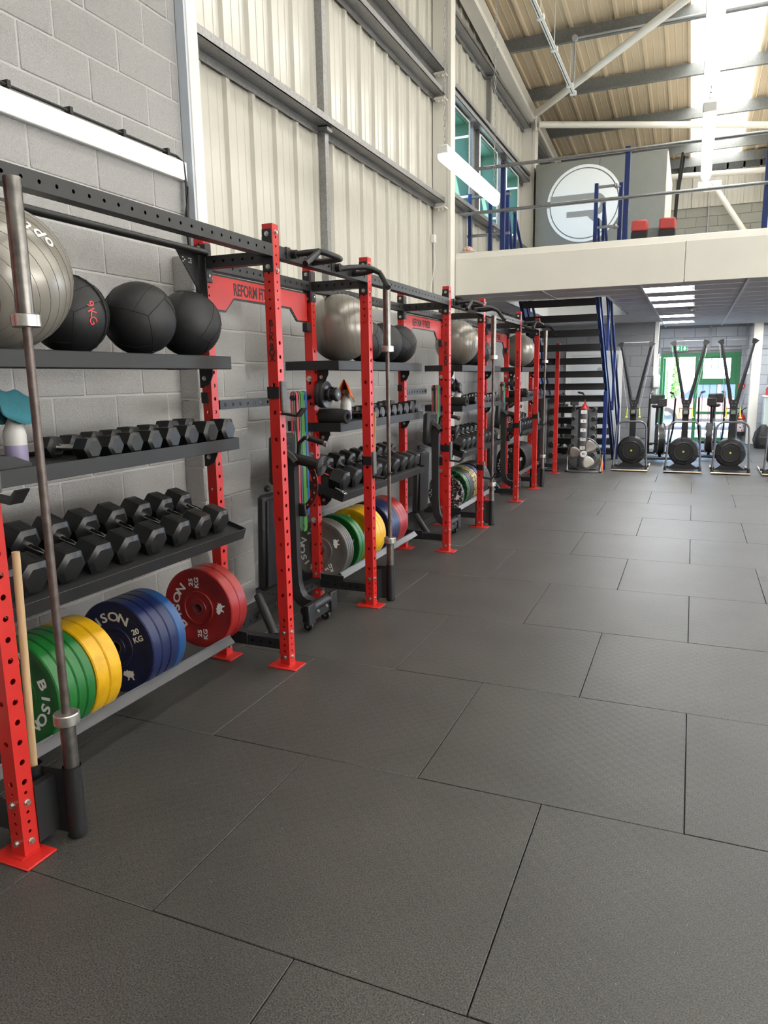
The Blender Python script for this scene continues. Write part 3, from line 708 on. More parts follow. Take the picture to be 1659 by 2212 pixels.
# name boards in the training bays
for a, b in ((1, 2), (3, 4), (5, 6)):
    y0 = UY[a]+.035; L = UY[b]-UY[a]-.07; zt, zb = 2.175, 1.975
    poly = lambda g: [(g, zt-g), (L-g, zt-g), (L-g, zb+g), (L-.15+g*.4, zb+g), (L-.235+g*.4, zb+.075+g), (.235-g*.4, zb+.075+g), (.15-g*.4, zb+g), (g, zb+g)]
    sb = R('name_board', MB().prism(poly(0), 'x', 0, .008), (XR-.005, y0, 0), mat=BLACK)
    O('red_face', MB().prism(poly(.011), 'x', .008, .011), sb, mat=RED)
    tx = O('lettering', text_mesh('REFORM FITNESS', .075, .0006, INK), sb, (.0116, L/2-.075, 2.105), RX); tx.scale = (.88, 1.25, 1)
    tx['label'] = 'black lettering on the red board'
    for yy, zz in ((.03, zt-.03), (L/2, zt-.03), (L-.03, zt-.03), (.03, zb+.03), (L/2, zb+.10), (L-.03, zb+.03)):
        O('rivet', MB().cyl((.011, yy, zz), (.014, yy, zz), .004, n=8), sb, mat=BOLTM)
    O('board_bracket', MB().rb((-.01, L-.05, zb-.06), (.03, L, zb+.0), .004), sb, mat=BLACK)
    # multi-grip handles bolted outside the front beam
    ya, yb = UY[a], UY[b]
    h1 = R('grip_handle', MB().tube([(0, .165, 0), (.07, .187, .006), (.135, .21, .012), (.165, .235, .006), (.205, .30, -.012), (.205, .325, -.015), (.17, .345, -.014), (0, .396, -.012)], .0165, 10), (XF+.03, ya, 2.25), mat=BLACK)
    O('grip', MB().tube([(.135, .215, .012), (.137, .18, -.006), (.135, .06, -.07)], .0165, 10), h1, mat=BLACK)
    h2 = R('grip_handle', MB().tube([(0, .687, -.01), (.06, .75, .003), (.125, .82, .012), (.165, .855, .0), (.205, .87, -.022), (.225, .855, -.045), (.305, .76, -.125)], .0165, 10), (XF+.03, ya, 2.25), mat=BLACK)
    O('grip', MB().tube([(0, .927, -.01), (.08, .90, -.012), (.17, .86, -.005)], .0165, 10), h2, mat=BLACK)
    for hh, q in ((h1, .165), (h1, .396), (h2, .687), (h2, .927)): O('collar', MB().cyl((0, q, 0), (.03, q, 0), .023, n=12), hh, mat=BLACK); O('mount_block', MB().cb((-.002, q-.045, 0), (.012, .04, .06)), hh, mat=BLACK)
    # slotted arm, weight peg and band peg on the rear uprights
    if a < 5:
        sa = R('slotted_arm', perf_mesh('slotted_arm', .55, .05, {'+x': [(q, .010) for q in series(.05, .5, .075)], '-x': [(q, .010) for q in series(.05, .5, .075)]}, BLACK, 12), (XR, ya+.05, 1.462), (-pi/2, 0, 0))
    R('weight_peg', MB().cyl((0, 0, 0), (.175, 0, 0), .0125, n=14).cyl((-.0, 0, 0), (.02, 0, 0), .028, n=14), (XR+.03, yb, 1.49), mat=STEEL)
    R('band_peg', MB().cyl((0, 0, 0), (0, -.24, 0), .018, n=12), (XR-.01, yb-.03, 1.475), mat=BLACK)

# ---------------------------------------------------------------- shelves (parts of the rig)
BAYS = [(0, 1, 'nearest'), (2, 3, 'second'), (4, 5, 'third'), (6, 7, 'farthest')]
XS0, XS1 = -2.64, -2.225
brk = MB().prism([(0, 0), (.085, 0), (.085, -.03), (.06, -.08), (.02, -.1), (0, -.1)], 'y', 0, .006).mesh('shelf_bracket', BLACK)
TILT = math.radians(18)
for a, b, nm in BAYS:
    y0, y1 = UY[a]-.045, UY[b]-.125
    L = y1-y0; LT = L
    t = R('ball_shelf', MB().box((XS0, 0, -.004), (XS1-.02, L, 0)).rb((XS1-.035, 0, -.066), (XS1, L, 0), .003).box((XS0, 0, -.06), (XS0+.005, L, 0)), (0, y0, 1.72), mat=SHELFM)
    for q in (0, L): O('end_cheek', MB().box((XS0, q-.002, -.062), (XS1-.03, q+.002, 0)), t, mat=BLACK)
    L = LT+.03
    m = R('middle_shelf', MB().box((XS0, 0, -.004), (XS1, L, 0)).rb((XS1-.004, 0, -.05), (XS1+.002, L, .012), .0015).box((XS0, 0, -.05), (XS0+.005, L, .02)), (0, y0, 1.285), mat=SHELFM)
    for q in (0, L): O('end_cheek', MB().box((XS0, q-.002, -.05), (XS1, q+.002, .012)), m, mat=BLACK)
    # the lower shelf tips forward
    l = R('lower_shelf', MB().box((-.42, 0, -.004), (0, L, 0)).rb((-.004, 0, -.04), (.002, L, .02), .0015).box((-.42, 0, -.04), (-.415, L, .03)), (-2.215, y0, .782), (0, TILT, 0), mat=SHELFM)
    for q in (0, L): O('end_cheek', MB().box((-.42, q-.002, -.04), (0, q+.002, .02)), l, mat=BLACK)
    for sh, zz in ((t, -.06), (m, -.045)):
        for yy in (.075-.006, L-.035):
            br = O('shelf_bracket', brk, sh, (XR+.032-.0, yy, zz)); O('bolt', bolt, br, (.03, 0, -.05), BYM)
    for yy in (.075-.006, L-.035):
        br = O('shelf_bracket', brk, l, (-.20, yy, -.05)); O('bolt', bolt, br, (.03, 0, -.05), BYM)
    for x, nm2 in ((-2.285, 'plate_rail'), (-2.61, 'plate_rail')):
        s_ = 1 if x > -2.4 else -1
        rl_ = R(nm2, MB().prism([(0, .0), (-.03*s_, -.045), (-.026*s_, -.048), (.006*s_, .0), (.004*s_, .006)], 'y', 0, LT-.12).prism([(0, .003), (.035*s_, -.035), (.032*s_, -.04), (-.002*s_, -.002)], 'y', 0, LT-.12), (x, y0+.05, .21), mat=RAILM)
    rb_ = R('rail_bracket', MB().rb((-2.66, -.03, .13), (-2.24, -.024, .2), .003), (0, UY[a]+.005, 0), mat=BLACK)
    R('rail_bracket', MB().rb((-2.66, .0, .13), (-2.24, .006, .2), .003), (0, UY[b]-.09, 0), mat=BLACK)
    # barbell tubes at the foot of the bay's first upright
    bh = R('bar_holder', MB().cyl((-1.945, .145, 0.01), (-1.945, .145, .27), .032, n=20, caps=False).cyl((-1.945, .145, .01), (-1.945, .145, .27), .0285, n=20, caps=False).cyl((-1.945, .145, .008), (-1.945, .145, .014), .032, n=20), (0, UY[a], 0), mat=BLACK)
    O('second_tube', MB().cyl((-2.085, .105, 0.01), (-2.085, .105, .27), .03, n=20, caps=False).cyl((-2.085, .105, .01), (-2.085, .105, .27), .0265, n=20, caps=False), bh, mat=BLACK)
    O('web_plate', MB().prism([(-2.07, .118), (-1.96, .128), (-1.96, .122), (-2.07, .112)], 'z', .02, .262).box((-2.03, .03, .03), (-2.0, .125, .24)), bh, mat=BLACK)

# ================================================================ THINGS ON THE RIG
def seam_ball(loc, r, rot, label, group, text=None):
    o = tag(O('medicine_ball', BALL, None, loc, rot), label, 'medicine ball', group)
    O('seam', SEAMS, o); return o
rb_ = .165
BALL = MB().sphere((0,0,0), rb_, 32, 20).mesh('medicine_ball', LEATHER)
sm = MB()
def arc(p, q, R_, n=10): return [(Vector(p).lerp(Vector(q), k/n)).normalized()*R_ for k in range(n+1)]
cv = [(x, y, z) for x in (-1, 1) for y in (-1, 1) for z in (-1, 1)]
for i_, p in enumerate(cv):
    for q in cv[i_+1:]:
        if sum(abs(p[k]-q[k]) for k in range(3)) == 2: sm.tube(arc(p, q, rb_+.0004), .0016, 5)
for ax in range(3):
    for sgn in (-1, 1):
        for off in (-.33, .33):
            p = [0,0,0]; q = [0,0,0]; p[ax] = q[ax] = sgn; p[(ax+1)%3] = q[(ax+1)%3] = off; p[(ax+2)%3] = -1; q[(ax+2)%3] = 1
            if (sgn > 0) == (off > 0): sm.tube(arc(p, q, rb_+.0004), .0014, 5)
SEAMS = sm.mesh('seam', SEAM)
def swiss(loc, r, axis, label):
    rot = Vector(axis).normalized().to_track_quat('Z', 'Y').to_euler()
    o = tag(O('exercise_ball', MB().sphere((0,0,0), r, 40, 26), None, loc, rot, mat=SILVER), label, 'exercise ball', 'silver exercise balls on the top shelves')
    mb = MB()
    for k in range(-7, 8):
        t = math.radians(9.5*k+3); mb.tube([(r*math.cos(t)*math.cos(q)*1.0005, r*math.cos(t)*math.sin(q)*1.0005, r*math.sin(t)*1.0005) for q in [2*pi*j/40 for j in range(40)]], .0010, 4, closed=True)
    O('moulded_rings', mb, o, mat=SILVERD); return o
def on_sphere(parent, r, d, read, ch, size, mat):
    """one printed letter lying tangent on a ball; d outward direction, read the reading direction, both in world axes"""
    n = Vector(d).normalized(); x = Vector(read); x = (x-n*x.dot(n)).normalized(); u = n.cross(x)
    Mx = Matrix(((x.x, u.x, n.x), (x.y, u.y, n.y), (x.z, u.z, n.z)))
    inv = parent.rotation_euler.to_matrix().inverted()
    o = O('lettering', text_mesh(ch, size, .0006, mat), parent)
    o.matrix_local = (inv @ Mx).to_4x4(); o.location = inv @ (n*(r+.0007)); return o
GB = 'medicine balls on the top shelves'
b_ = swiss((-2.38, 2.0, 1.983), .265, (.45, -.8, -.42), 'large silver exercise ball on the top shelf of the nearest bay')
for ch, d in zip('opti', [(.90,.12,.40), (.865,-.01,.50), (.81,-.12,.575), (.76,-.20,.62)]): on_sphere(b_, .265, d, (-.74, -.31, .5), ch, .07, PRINTW)
k9 = seam_ball((-2.49, 2.44, 1.885), rb_, (.4, .5, .2), 'black medicine ball marked 9KG in red, half hidden by the silver ball', GB)
O('stitched_rib', MB().tube([(rb_*1.01*math.cos(t), 0, rb_*1.01*math.sin(t)) for t in [2*pi*j/60 for j in range(60)]], [.004+.0025*(j % 2) for j in range(60)], 6, closed=True), k9, rot=(k9.rotation_euler.to_matrix().inverted() @ Vector((.25, -.80, -.12)).to_track_quat('Y', 'Z').to_matrix()).to_euler(), mat=SEAM)
for ch, d in zip('9KG', [(.955, -.22, .20), (.97, -.20, .0), (.96, -.18, -.20)]): on_sphere(k9, rb_, d, (.62, .27, -.73), ch, .05, PRINTR)
seam_ball((-2.38, 2.752, 1.885), rb_, (.6, .25, .3), 'plain black medicine ball in the middle of the nearest top shelf', GB)
seam_ball((-2.41, 3.15, 1.885), rb_, (1.2, .5, 1.0), 'black medicine ball at the right end of the nearest top shelf', GB)
swiss((-2.40, 4.90, 1.96), .24, (.92, .36, .10), 'silver exercise ball on the top shelf of the second bay')
for k, (y, lb) in enumerate([(5.33, 'black medicine ball tucked against the silver ball in the second bay'), (5.72, 'middle black medicine ball behind the barbell in the second bay'), (6.06, 'black medicine ball at the right end of the second top shelf')]):
    seam_ball((-2.41, y, 1.885), rb_, (.5+k, .3*k, 1.1*k+.4), lb, GB)
swiss((-2.40, 7.78, 1.96), .24, (.93, .34, -.05), 'silver exercise ball on the top shelf of the third bay')
seam_ball((-2.41, 8.22, 1.885), rb_, (.8, .2, .5), 'black medicine ball beside the silver ball in the third bay', GB)
seam_ball((-2.41, 8.62, 1.885), rb_, (.2, .9, .5), 'black medicine ball at the right end of the third top shelf', GB)
swiss((-2.40, 10.86, 1.96), .24, (.9, .4, .1), 'dull silver exercise ball on the top shelf of the farthest bay')
seam_ball((-2.41, 11.30, 1.885), rb_, (.8, .9, .5), 'black medicine ball behind the silver ball in the farthest bay', GB)
seam_ball((-2.41, 11.66, 1.885), rb_, (.1, .6, .9), 'black medicine ball at the right end of the farthest top shelf', GB)

# ---- hex dumbbells
def hexhead(R_, L, plate_=True):
    mb = MB(); c = R_*.2
    ring = lambda r, x: [(x, r*math.cos(pi/3*k), r*math.sin(pi/3*k)) for k in range(6)]
    rr = [ring(R_*.72, -L/2), ring(R_, -L/2+c), ring(R_, L/2-c), ring(R_*.72, L/2)]
    vs = sum(rr, []); fs = []
    for j in range(3): fs += [(j*6+k, j*6+(k+1) % 6, (j+1)*6+(k+1) % 6, (j+1)*6+k) for k in range(6)]
    mb.add(vs, fs+[tuple(range(6))[::-1], tuple(range(18, 24))])
    if plate_:
        zt = R_*.866; a, b = L*.24, R_*.36
        for (p, q, r, s_) in [(-a, a, -b, -b+.004), (-a, a, b-.004, b), (-a, -a+.004, -b, b), (a-.004, a, -b, b)]: mb.box((p, q if False else r, zt-.001), (q, s_, zt+.0015))
        for k in range(4): mb.box((-a*.55+k*a*.3, -b*.5, zt-.001), (-a*.55+k*a*.3+a*.18, b*.5, zt+.0012))
    return mb.mesh('head', HEXM)
_db = {}
def dumbbell(loc, R_, L, gap, tilt, label, group, rz=0.0, roll=0.0):
    k = (R_, L, gap)
    if k not in _db:
        hd = MB().lathe([(.0, -gap/2-.01), (.017, -gap/2-.01), (.017, -gap/2+.012), (.0125, -gap/2+.02), (.0155, 0), (.0125, gap/2-.02), (.017, gap/2-.012), (.017, gap/2+.01), (0, gap/2+.01)], ax='x', n=12).mesh('handle', CHROME)
        _db[k] = (hexhead(R_, L), hd)
    t = E('hex_dumbbell', loc, (0, tilt, rz), label, 'dumbbell', group)
    for s_ in (-1, 1): O('head', _db[k][0], t, (s_*(gap/2+L/2), 0, 0), (roll, 0, 0))
    O('handle', _db[k][1], t); return t
MIDS = [[2.29, 2.41, 2.53, 2.652, 2.773, 2.913, 3.065, 3.205], [5.227, 5.342, 5.46, 5.576, 5.69, 5.828, 5.97, 6.10],
        [8.08, 8.20, 8.32, 8.44, 8.56, 8.69, 8.83, 8.97], [11.0, 11.12, 11.24, 11.38, 11.52, 11.68, 11.84]]
LOWS = [[1.80, 1.93, 2.105, 2.27, 2.439, 2.618, 2.80, 2.97, 3.125], [4.626, 4.83, 5.03, 5.225, 5.41, 5.60, 5.79, 5.96, 6.10],
        [7.55, 7.74, 7.93, 8.11, 8.29, 8.47, 8.65, 8.82, 8.98], [10.5, 10.69, 10.88, 11.07, 11.26, 11.45, 11.63, 11.8]]
for (a, b, nm), ml, ll in zip(BAYS, MIDS, LOWS):
    for k, y in enumerate(ml):
        R_ = [.049, .049, .052, .052, .055, .056, .062, .064][k]
        dumbbell((-2.405, y, 1.287+R_*.866), R_, .085+.004*k, .125, 0, '%s small hex dumbbell from the left on the middle shelf of the %s bay' % (ORD[k], nm), 'small dumbbells on the middle shelf of the %s bay' % nm, random.uniform(-.03, .03))
    for k, y in enumerate(ll):
        R_ = .079-.001*k
        d = .24; px, pz = -2.215-d*math.cos(TILT), .782+d*math.sin(TILT)
        h_ = R_*.866+.002
        dumbbell((px+h_*math.sin(TILT), y, pz+h_*math.cos(TILT)), R_, .125, .12, TILT, '%s large hex dumbbell from the left on the tilted lower shelf of the %s bay' % (ORD[k], nm), 'large dumbbells on the lower shelf of the %s bay' % nm, random.uniform(-.02, .02))

# ---- bumper plates standing on the rails
def plate_mesh(T, mat, r=.225):
    return MB().lathe([(.026, .002), (.05, .002), (.052, .005), (.084, .005), (.088, .0), (.096, .0), (.1, .0045), (.18, .0045), (.186, .0), (r-.005, .0), (r, .005), (r, T-.005), (r-.005, T), (.186, T), (.18, T-.0045), (.1, T-.0045), (.05, T-.002), (.026, T-.002), (.026, .002)], ax='y', n=56).mesh('bumper_plate', mat)
hub = MB().lathe([(.0255, -.001), (.032, -.001), (.032, .004), (.0255, .004), (.0255, -.001)], ax='y', n=24).mesh('steel_hub', STEEL)
BULL = [(-.030,.012),(-.022,.022),(-.010,.020),(-.004,.028),(.002,.021),(.014,.022),(.024,.016),(.033,.021),(.030,.010),(.034,.0),(.026,-.004),(.024,-.016),(.030,-.026),(.020,-.024),(.014,-.012),(.002,-.010),(-.004,-.022),(-.014,-.027),(-.008,-.014),(-.016,-.004),(-.026,-.002),(-.034,.006)]
bull = MB().prism(BULL, 'y', -.001, 0).mesh('bison_mark', PRINTW)
_pm = {}
def bumper(y, T, mat, kg, label, group, face=None, r=.225, z=None, spin=0.0, dx=0):
    k = (T, mat.name, r)
    if k not in _pm: _pm[k] = plate_mesh(T, mat, r)
    zz = .2+math.sqrt(max(r*r-.155**2, .01)) if z is None else z
    o = tag(O('bumper_plate', _pm[k], None, (-2.448+dx, y, zz), (0, spin, 0)), label, 'weight plate', group)
    O('steel_hub', hub, o)
    if face:
        def mark(me, rr, a, up):
            ob = O('letter' if up is None else 'weight_mark', me, o)
            t_ = (a-pi/2) if up is None else up                 # counter-clockwise turn seen from the front
            ob.matrix_local = Matrix.Translation((rr*math.cos(a), .0038, rr*math.sin(a))) @ Matrix.Rotation(-t_, 4, 'Y') @ Matrix.Rotation(pi/2, 4, 'X')
            return ob
        for q, c in enumerate('BISON'): mark(text_mesh(c, .062, .0006, PRINTW), .147, math.radians(224-(23*q if q < 2 else 23*q-6)), None).scale = (1.35, 1, 1)
        for a in (math.radians(98), math.radians(-82)): mark(text_mesh('%s\nKG' % kg, .05, .0006, PRINTW), .147, a, pi/2).scale = (.9, .75, 1)
        O('bison_mark', bull, o, (.146, .0038, .01), (0, -1.4, 0))
    return o
PG = M('plate_green', (.007, .115, .018), .42, var=.15, vs=18, rvar=.1); PY = M('plate_yellow', (.58, .32, .003), .42, var=.15, vs=14, rvar=.1)
PB = M('plate_navy', (.006, .012, .06), .38, var=.12, vs=14, rvar=.1); PBL = M('plate_blue', (.010, .055, .17), .38, var=.1)
PR = M('plate_red', (.27, .012, .011), .38, var=.12, vs=14, rvar=.1); PGY = M('plate_grey', (.11, .107, .098), .45, var=.1, vs=14); PK = M('plate_black', (.008, .008, .0085), .45, var=.1)
FW = fleck_material('plate_white_fleck', (.015, .015, .015), (.5, .5, .5), 40, .56); FG = fleck_material('plate_green_fleck', (.012, .012, .012), (.015, .16, .04), 44, .5)
FY = fleck_material('plate_yellow_fleck', (.015, .015, .015), (.42, .33, .08), 44, .5); FB = fleck_material('plate_blue_fleck', (.012, .012, .012), (.02, .05, .22), 44, .5)
def run(y, n, T, mat, kg, colour, bay, **kw):
    for k in range(n):
        bumper(y+k*T, T-.0015, mat, kg, '%s %s bumper plate from the left on the floor rail of the %s bay' % (ORD[k], colour, bay) if n > 1 else '%s bumper plate on the floor rail of the %s bay' % (colour, bay),
               '%s plates in the %s bay' % (colour, bay), face=1 if k == 0 else None, **kw)
run(1.95, 4, .049, PG, 10, 'green', 'nearest', spin=3.5); run(2.152, 2, .074, PY, 15, 'yellow', 'nearest')
run(2.50, 3, .06, PB, 20, 'navy blue', 'nearest', spin=1.2); run(2.68, 1, .06, PBL, 20, 'lighter blue', 'nearest'); run(3.125, 2, .074, PR, 25, 'red', 'nearest')
run(4.565, 4, .028, PGY, 5, 'grey', 'second', spin=-.35); run(4.775, 2, .052, PG, 10, 'green', 'second', spin=-1.57); run(5.06, 4, .057, PY, 15, 'yellow', 'second')
run(5.385, 4, .055, PB, 20, 'navy blue', 'second', spin=.5); run(5.607, 3, .06, PR, 25, 'red', 'second')
run(7.52, 1, .07, FW, 10, 'white flecked', 'third', r=.20, spin=.3); run(7.615, 2, .055, FG, 10, 'green flecked', 'third', spin=.3); run(7.74, 3, .05, PK, 10, 'plain black', 'third')
run(7.91, 3, .06, FY, 15, 'yellow flecked', 'third'); run(8.11, 2, .06, FB, 20, 'blue flecked', 'third'); run(8.30, 4, .075, PK, 25, 'matt black', 'third')
run(10.48, 1, .05, PK, 5, 'thin black', 'farthest', r=.16); run(10.70, 10, .07, PK, 20, 'black', 'farthest')

# ---- barbells standing in the tubes, wooden sticks beside them
def barbell(y, label, mat):
    t = E('barbell', (-1.945, y, .016), label=label, cat='barbell', group='barbells standing in the rig')
    O('shaft', MB().cyl((0,0,.42), (0,0,1.78), .0143, n=16), t, mat=mat)
    for a, b, c in ((0, .44, .415), (1.76, 2.2, 1.755)):
        O('sleeve', MB().cyl((0,0,a), (0,0,b), .0265, n=20), t, mat=STEEL); O('collar', MB().lathe([(0, c), (.040, c), (.0435, c+.003), (.0435, c+.037), (.040, c+.04), (0, c+.04)], n=24), t, mat=M('collar_steel', (.52, .51, .48), .32, .9, var=.15, vs=40))
    return t
barbell(UY[0]+.145, 'rusty brown barbell standing by the nearest red upright', OXIDE)
barbell(UY[2]+.145, 'dark steel barbell standing by the second bay', OXIDE)
barbell(UY[4]+.145, 'brown barbell standing by the third bay', OXIDE)
barbell(UY[6]+.145, 'slim barbell standing by the farthest bay near the stairs', OXIDE)
tag(O('wooden_stick', MB().cyl((0,0,0), (.012,.02,1.02), .0135, n=14), None, (-2.085, UY[0]+.10, .02), mat=WOODL), 'pale wooden stick in the bar tube of the nearest bay', 'stick', 'wooden sticks in the rig')
tag(O('wooden_stick', MB().cyl((0,0,0), (.02,.08,1.34), .0135, n=14), None, (-2.085, UY[2]+.10, .02), mat=WOODD), 'worn brown wooden stick leaning in the second bay', 'stick', 'wooden sticks in the rig')
tag(O('wooden_stick', MB().cyl((0,0,0), (.0,.01,.95), .0135, n=14), None, (-2.085, UY[4]+.105, .02), mat=WOODD), 'short brown wooden stick in the third bay', 'stick', 'wooden sticks in the rig')

# ---- barbell hooks clipped on the front uprights
def hook(i, z, label):
    t = E('barbell_hook', (XF, UY[i], z), label=label, cat='hook', group='barbell hooks on the front uprights')
    O('strap', MB().box((-.036, -.036, 0), (-.0305, .036, .06)).box((-.036, -.036, 0), (.034, -.0305, .06)).box((-.036, .0305, 0), (.034, .036, .06)), t, mat=BLACK)
    O('liner', MB().rb((.0315, -.02, -.07), (.046, .03, .09), .004), t, mat=M('hook_liner', (.09, .09, .09), .6, var=.2, vs=60))
    O('cradle', MB().prism([(.034, -.075), (.12, -.085), (.155, -.05), (.165, -.052), (.128, -.098), (.034, -.086)], 'y', -.02, .03), t, mat=BLACK)
for i, z, lb in [(1, 1.50, 'high on the nearest full upright'), (2, 1.01, 'half way up the second bay upright'), (3, .93, 'low on the upright before the second bench'), (4, .62, 'low on the upright of the third bay'), (5, .95, 'half way up the upright before the third bench'), (6, 1.0, 'half way up the farthest bay upright')]:
    hook(i, z, 'black barbell hook %s' % lb)
# ================================================================ BENCHES, BANDS, SMALL KIT
def arcpts(c, r, a0, a1, n, f): return [f(c[0]+r*math.cos(math.radians(a0+(a1-a0)*k/n)), c[1]+r*math.sin(math.radians(a0+(a1-a0)*k/n))) for k in range(n+1)]
def bench(y, label):
    t = E('workout_bench', (-2.35, y, 0), label=label, cat='bench', group='benches stored upright in the rig')
    path = [(.17, 0, .135), (.09, 0, .14), (.04, 0, .165), (.01, 0, .21), (-.005, 0, .28), (-.01, 0, .4), (-.01, 0, .7), (-.01, 0, 1.02), (.0, 0, 1.07), (.03, 0, 1.09)]
    O('main_frame', MB().tube(path, .05, 4, sm=False), t, mat=SHELFM)
    O('foot_bar', MB().cyl((.165, -.19, .15), (.165, .19, .15), .034, n=16).box((.14, -.18, .07), (.185, .18, .15)), t, mat=BLACK)
    for s_ in (-1, 1):
        O('foot_pad', MB().rb((.17, s_*.155-.045, .055), (.2, s_*.155+.045, .19), .005), t, mat=RUBBERB)
        w_ = O('wheel', MB().cyl((.15, s_*.12-.014, .03), (.15, s_*.12+.014, .03), .03, n=18), t, mat=RUBBERB)
        O('wheel_bolt', MB().cyl((.15, s_*.12-.018, .03), (.15, s_*.12+.018, .03), .009, n=10), w_, mat=BOLTM)
        O('bolt', bolt, t, (.186, s_*.06, .115), BX)
    rear = O('rear_foot', MB().tube([(-.06, 0, 1.09), (.02, 0, 1.10), (.10, 0, 1.085), (.21, 0, 1.06)], .034, 14), t, mat=BLACK)
    dsk = O('foot_disc', MB().lathe([(0, 0), (.062, 0), (.068, .006), (.066, .014)]+[(.066-.0055*k-(.0022 if k % 2 else 0), .016+(.003 if k % 2 else 0)) for k in range(11)]+[(0, .018)], (0, 0, 0), 'x', 28), rear, (.205, 0, 1.06), (0, .2, 0), mat=RUBBERB)
    O('back_pad', MB().rb((-.235, -.13, .22), (-.165, .13, .86), .022), t, rot=(0, .04, 0), mat=LEATHER)
    O('pad_board', MB().rb((-.166, -.12, .25), (-.15, .12, .83), .003), t, rot=(0, .04, 0), mat=BLACK)
    O('seat_pad', MB().rb((-.16, -.13, .93), (-.09, .13, 1.25), .024), t, rot=(0, .05, 0), mat=LEATHER)
    O('seat_bracket', MB().rb((-.10, -.03, .98), (-.02, .03, 1.18), .004), t, mat=BLACK)
    # curved adjuster with punched stops
    ap = arcpts((-.05, .93), .19, 58, -62, 16, lambda a, b: (a, b))
    mb = MB()
    out = [(-.05+(a+.05)*1.1, .93+(b-.93)*1.1) for a, b in ap]; inn = [(-.05+(a+.05)*.91, .93+(b-.93)*.91) for a, b in ap]
    for k in range(16): mb.prism([inn[k], out[k], out[k+1], inn[k+1]], 'y', .045, .053)
    ad = O('adjuster_arc', mb, t, mat=M('anodised_dark_red', (.075, .018, .016), .35, .5))
    for k in range(2, 16, 2): O('stop_hole', MB().cyl((ap[k][0], .044, ap[k][1]), (ap[k][0], .054, ap[k][1]), .008, n=8), ad, mat=BOLTM if k % 4 else RED)
    O('adjuster_arc', MB().prism(arcpts((-.06, 1.02), .15, 80, 30, 6, lambda a, b: (a, b))+arcpts((-.06, 1.02), .115, 30, 80, 6, lambda a, b: (a, b)), 'y', -.053, -.045), t, mat=MATS['hook_liner'])
    O('adjuster_clip', MB().rb((.0, .03, .715), (.07, .06, .80), .006), t, mat=BLACK)
    hd = O('carry_handle', MB().tube([(.0, .09, 1.10), (.01, .09, 1.19), (.05, .09, 1.225), (.09, .09, 1.22)], .014, 10), t, mat=BLACK)
    O('grip', MB().tube([(.08, .09, 1.222), (.20, .09, 1.19)], .018, 12), hd, mat=RUBBERB)
    O('grip_cap', MB().cyl((.075, .09, 1.223), (.085, .09, 1.22), .021, n=14).cyl((.195, .09, 1.191), (.215, .09, 1.186), .021, n=14), hd, mat=CHROME)
    O('transport_leg', MB().tube([(-.12, -.28, .25), (.08, -.42, .06)], .028, 14), t, mat=SHELFM)
    O('knob', MB().sphere((-.17, -.04, .90), .022, 12, 8), t, mat=RUBBERB)
    return t
bench(UY[1]+.67, 'black adjustable bench stored upright in the nearest training bay')
bench(UY[3]+.64, 'black adjustable bench stored upright in the second training bay')
bench(UY[5]+.64, 'black adjustable bench stored upright in the third training bay')

def band(y, z0, drop, wd, mat, label):
    """a rubber loop hanging over the band peg"""
    r = .021; pts = [(XR-.01+r*math.cos(a), z0+r*math.sin(a)) for a in [pi*k/8 for k in range(9)]]
    lo = [(XR-.01-r, z0-drop*.5), (XR-.01-r*.8, z0-drop+.03), (XR-.01-.008, z0-drop), (XR-.01+.008, z0-drop), (XR-.01+r*.8, z0-drop+.03), (XR-.01+r, z0-drop*.5)]
    P = pts+lo; n = len(P); mb = MB(); vs = []; c = Vector((XR-.01, z0-drop/2))
    for (a, b) in P: vs += [(a, y-wd/2, b), (a, y+wd/2, b)]
    for (a, b) in P:
        d = Vector((a-(XR-.01), (b-z0) if b > z0 else ((b-(z0-drop)) if b < z0-drop+.04 else 0)));
        d = d.normalized()*.003 if d.length else Vector((.003, 0)); vs += [(a+d.x, y-wd/2, b+d.y), (a+d.x, y+wd/2, b+d.y)]
    fs = []
    for k in range(n):
        j = (k+1) % n; o = 2*n
        fs += [(2*k, 2*j, 2*j+1, 2*k+1), (o+2*k, o+2*k+1, o+2*j+1, o+2*j), (2*k, o+2*k, o+2*j, 2*j), (2*k+1, 2*j+1, o+2*j+1, o+2*k+1)]
    return tag(O('resistance_band', mb.add(vs, fs, False), mat=mat), label, 'resistance band', 'bands hanging in the rig')
BP = M('band_pink', (.48, .05, .09), .55); BGY = M('band_grey', (.12, .12, .13), .55); BGN = M('band_green', (.055, .20, .04), .55, var=.1); BBL = M('band_blue', (.02, .10, .28), .55)
for b, nm, xt in ((2, 'nearest', 0), (4, 'second', 1), (6, 'third', 2)):
    y = UY[b]-.045
    band(y-.195, 1.495, .82, .022, BP, 'pink resistance band hanging in the %s training bay' % nm)
    if xt < 2: band(y-.165, 1.495, .80, .013, BGY, 'narrow grey resistance band hanging in the %s training bay' % nm)
    band(y-.125, 1.495, .95, .045, BGN, 'wide green resistance band hanging in the %s training bay' % nm)
    band(y-.075, 1.495, .84, .03, BBL, 'blue resistance band hanging in the %s training bay' % nm)
IRON = M('cast_iron', (.035, .035, .036), .4, .4, var=.15, vs=30)
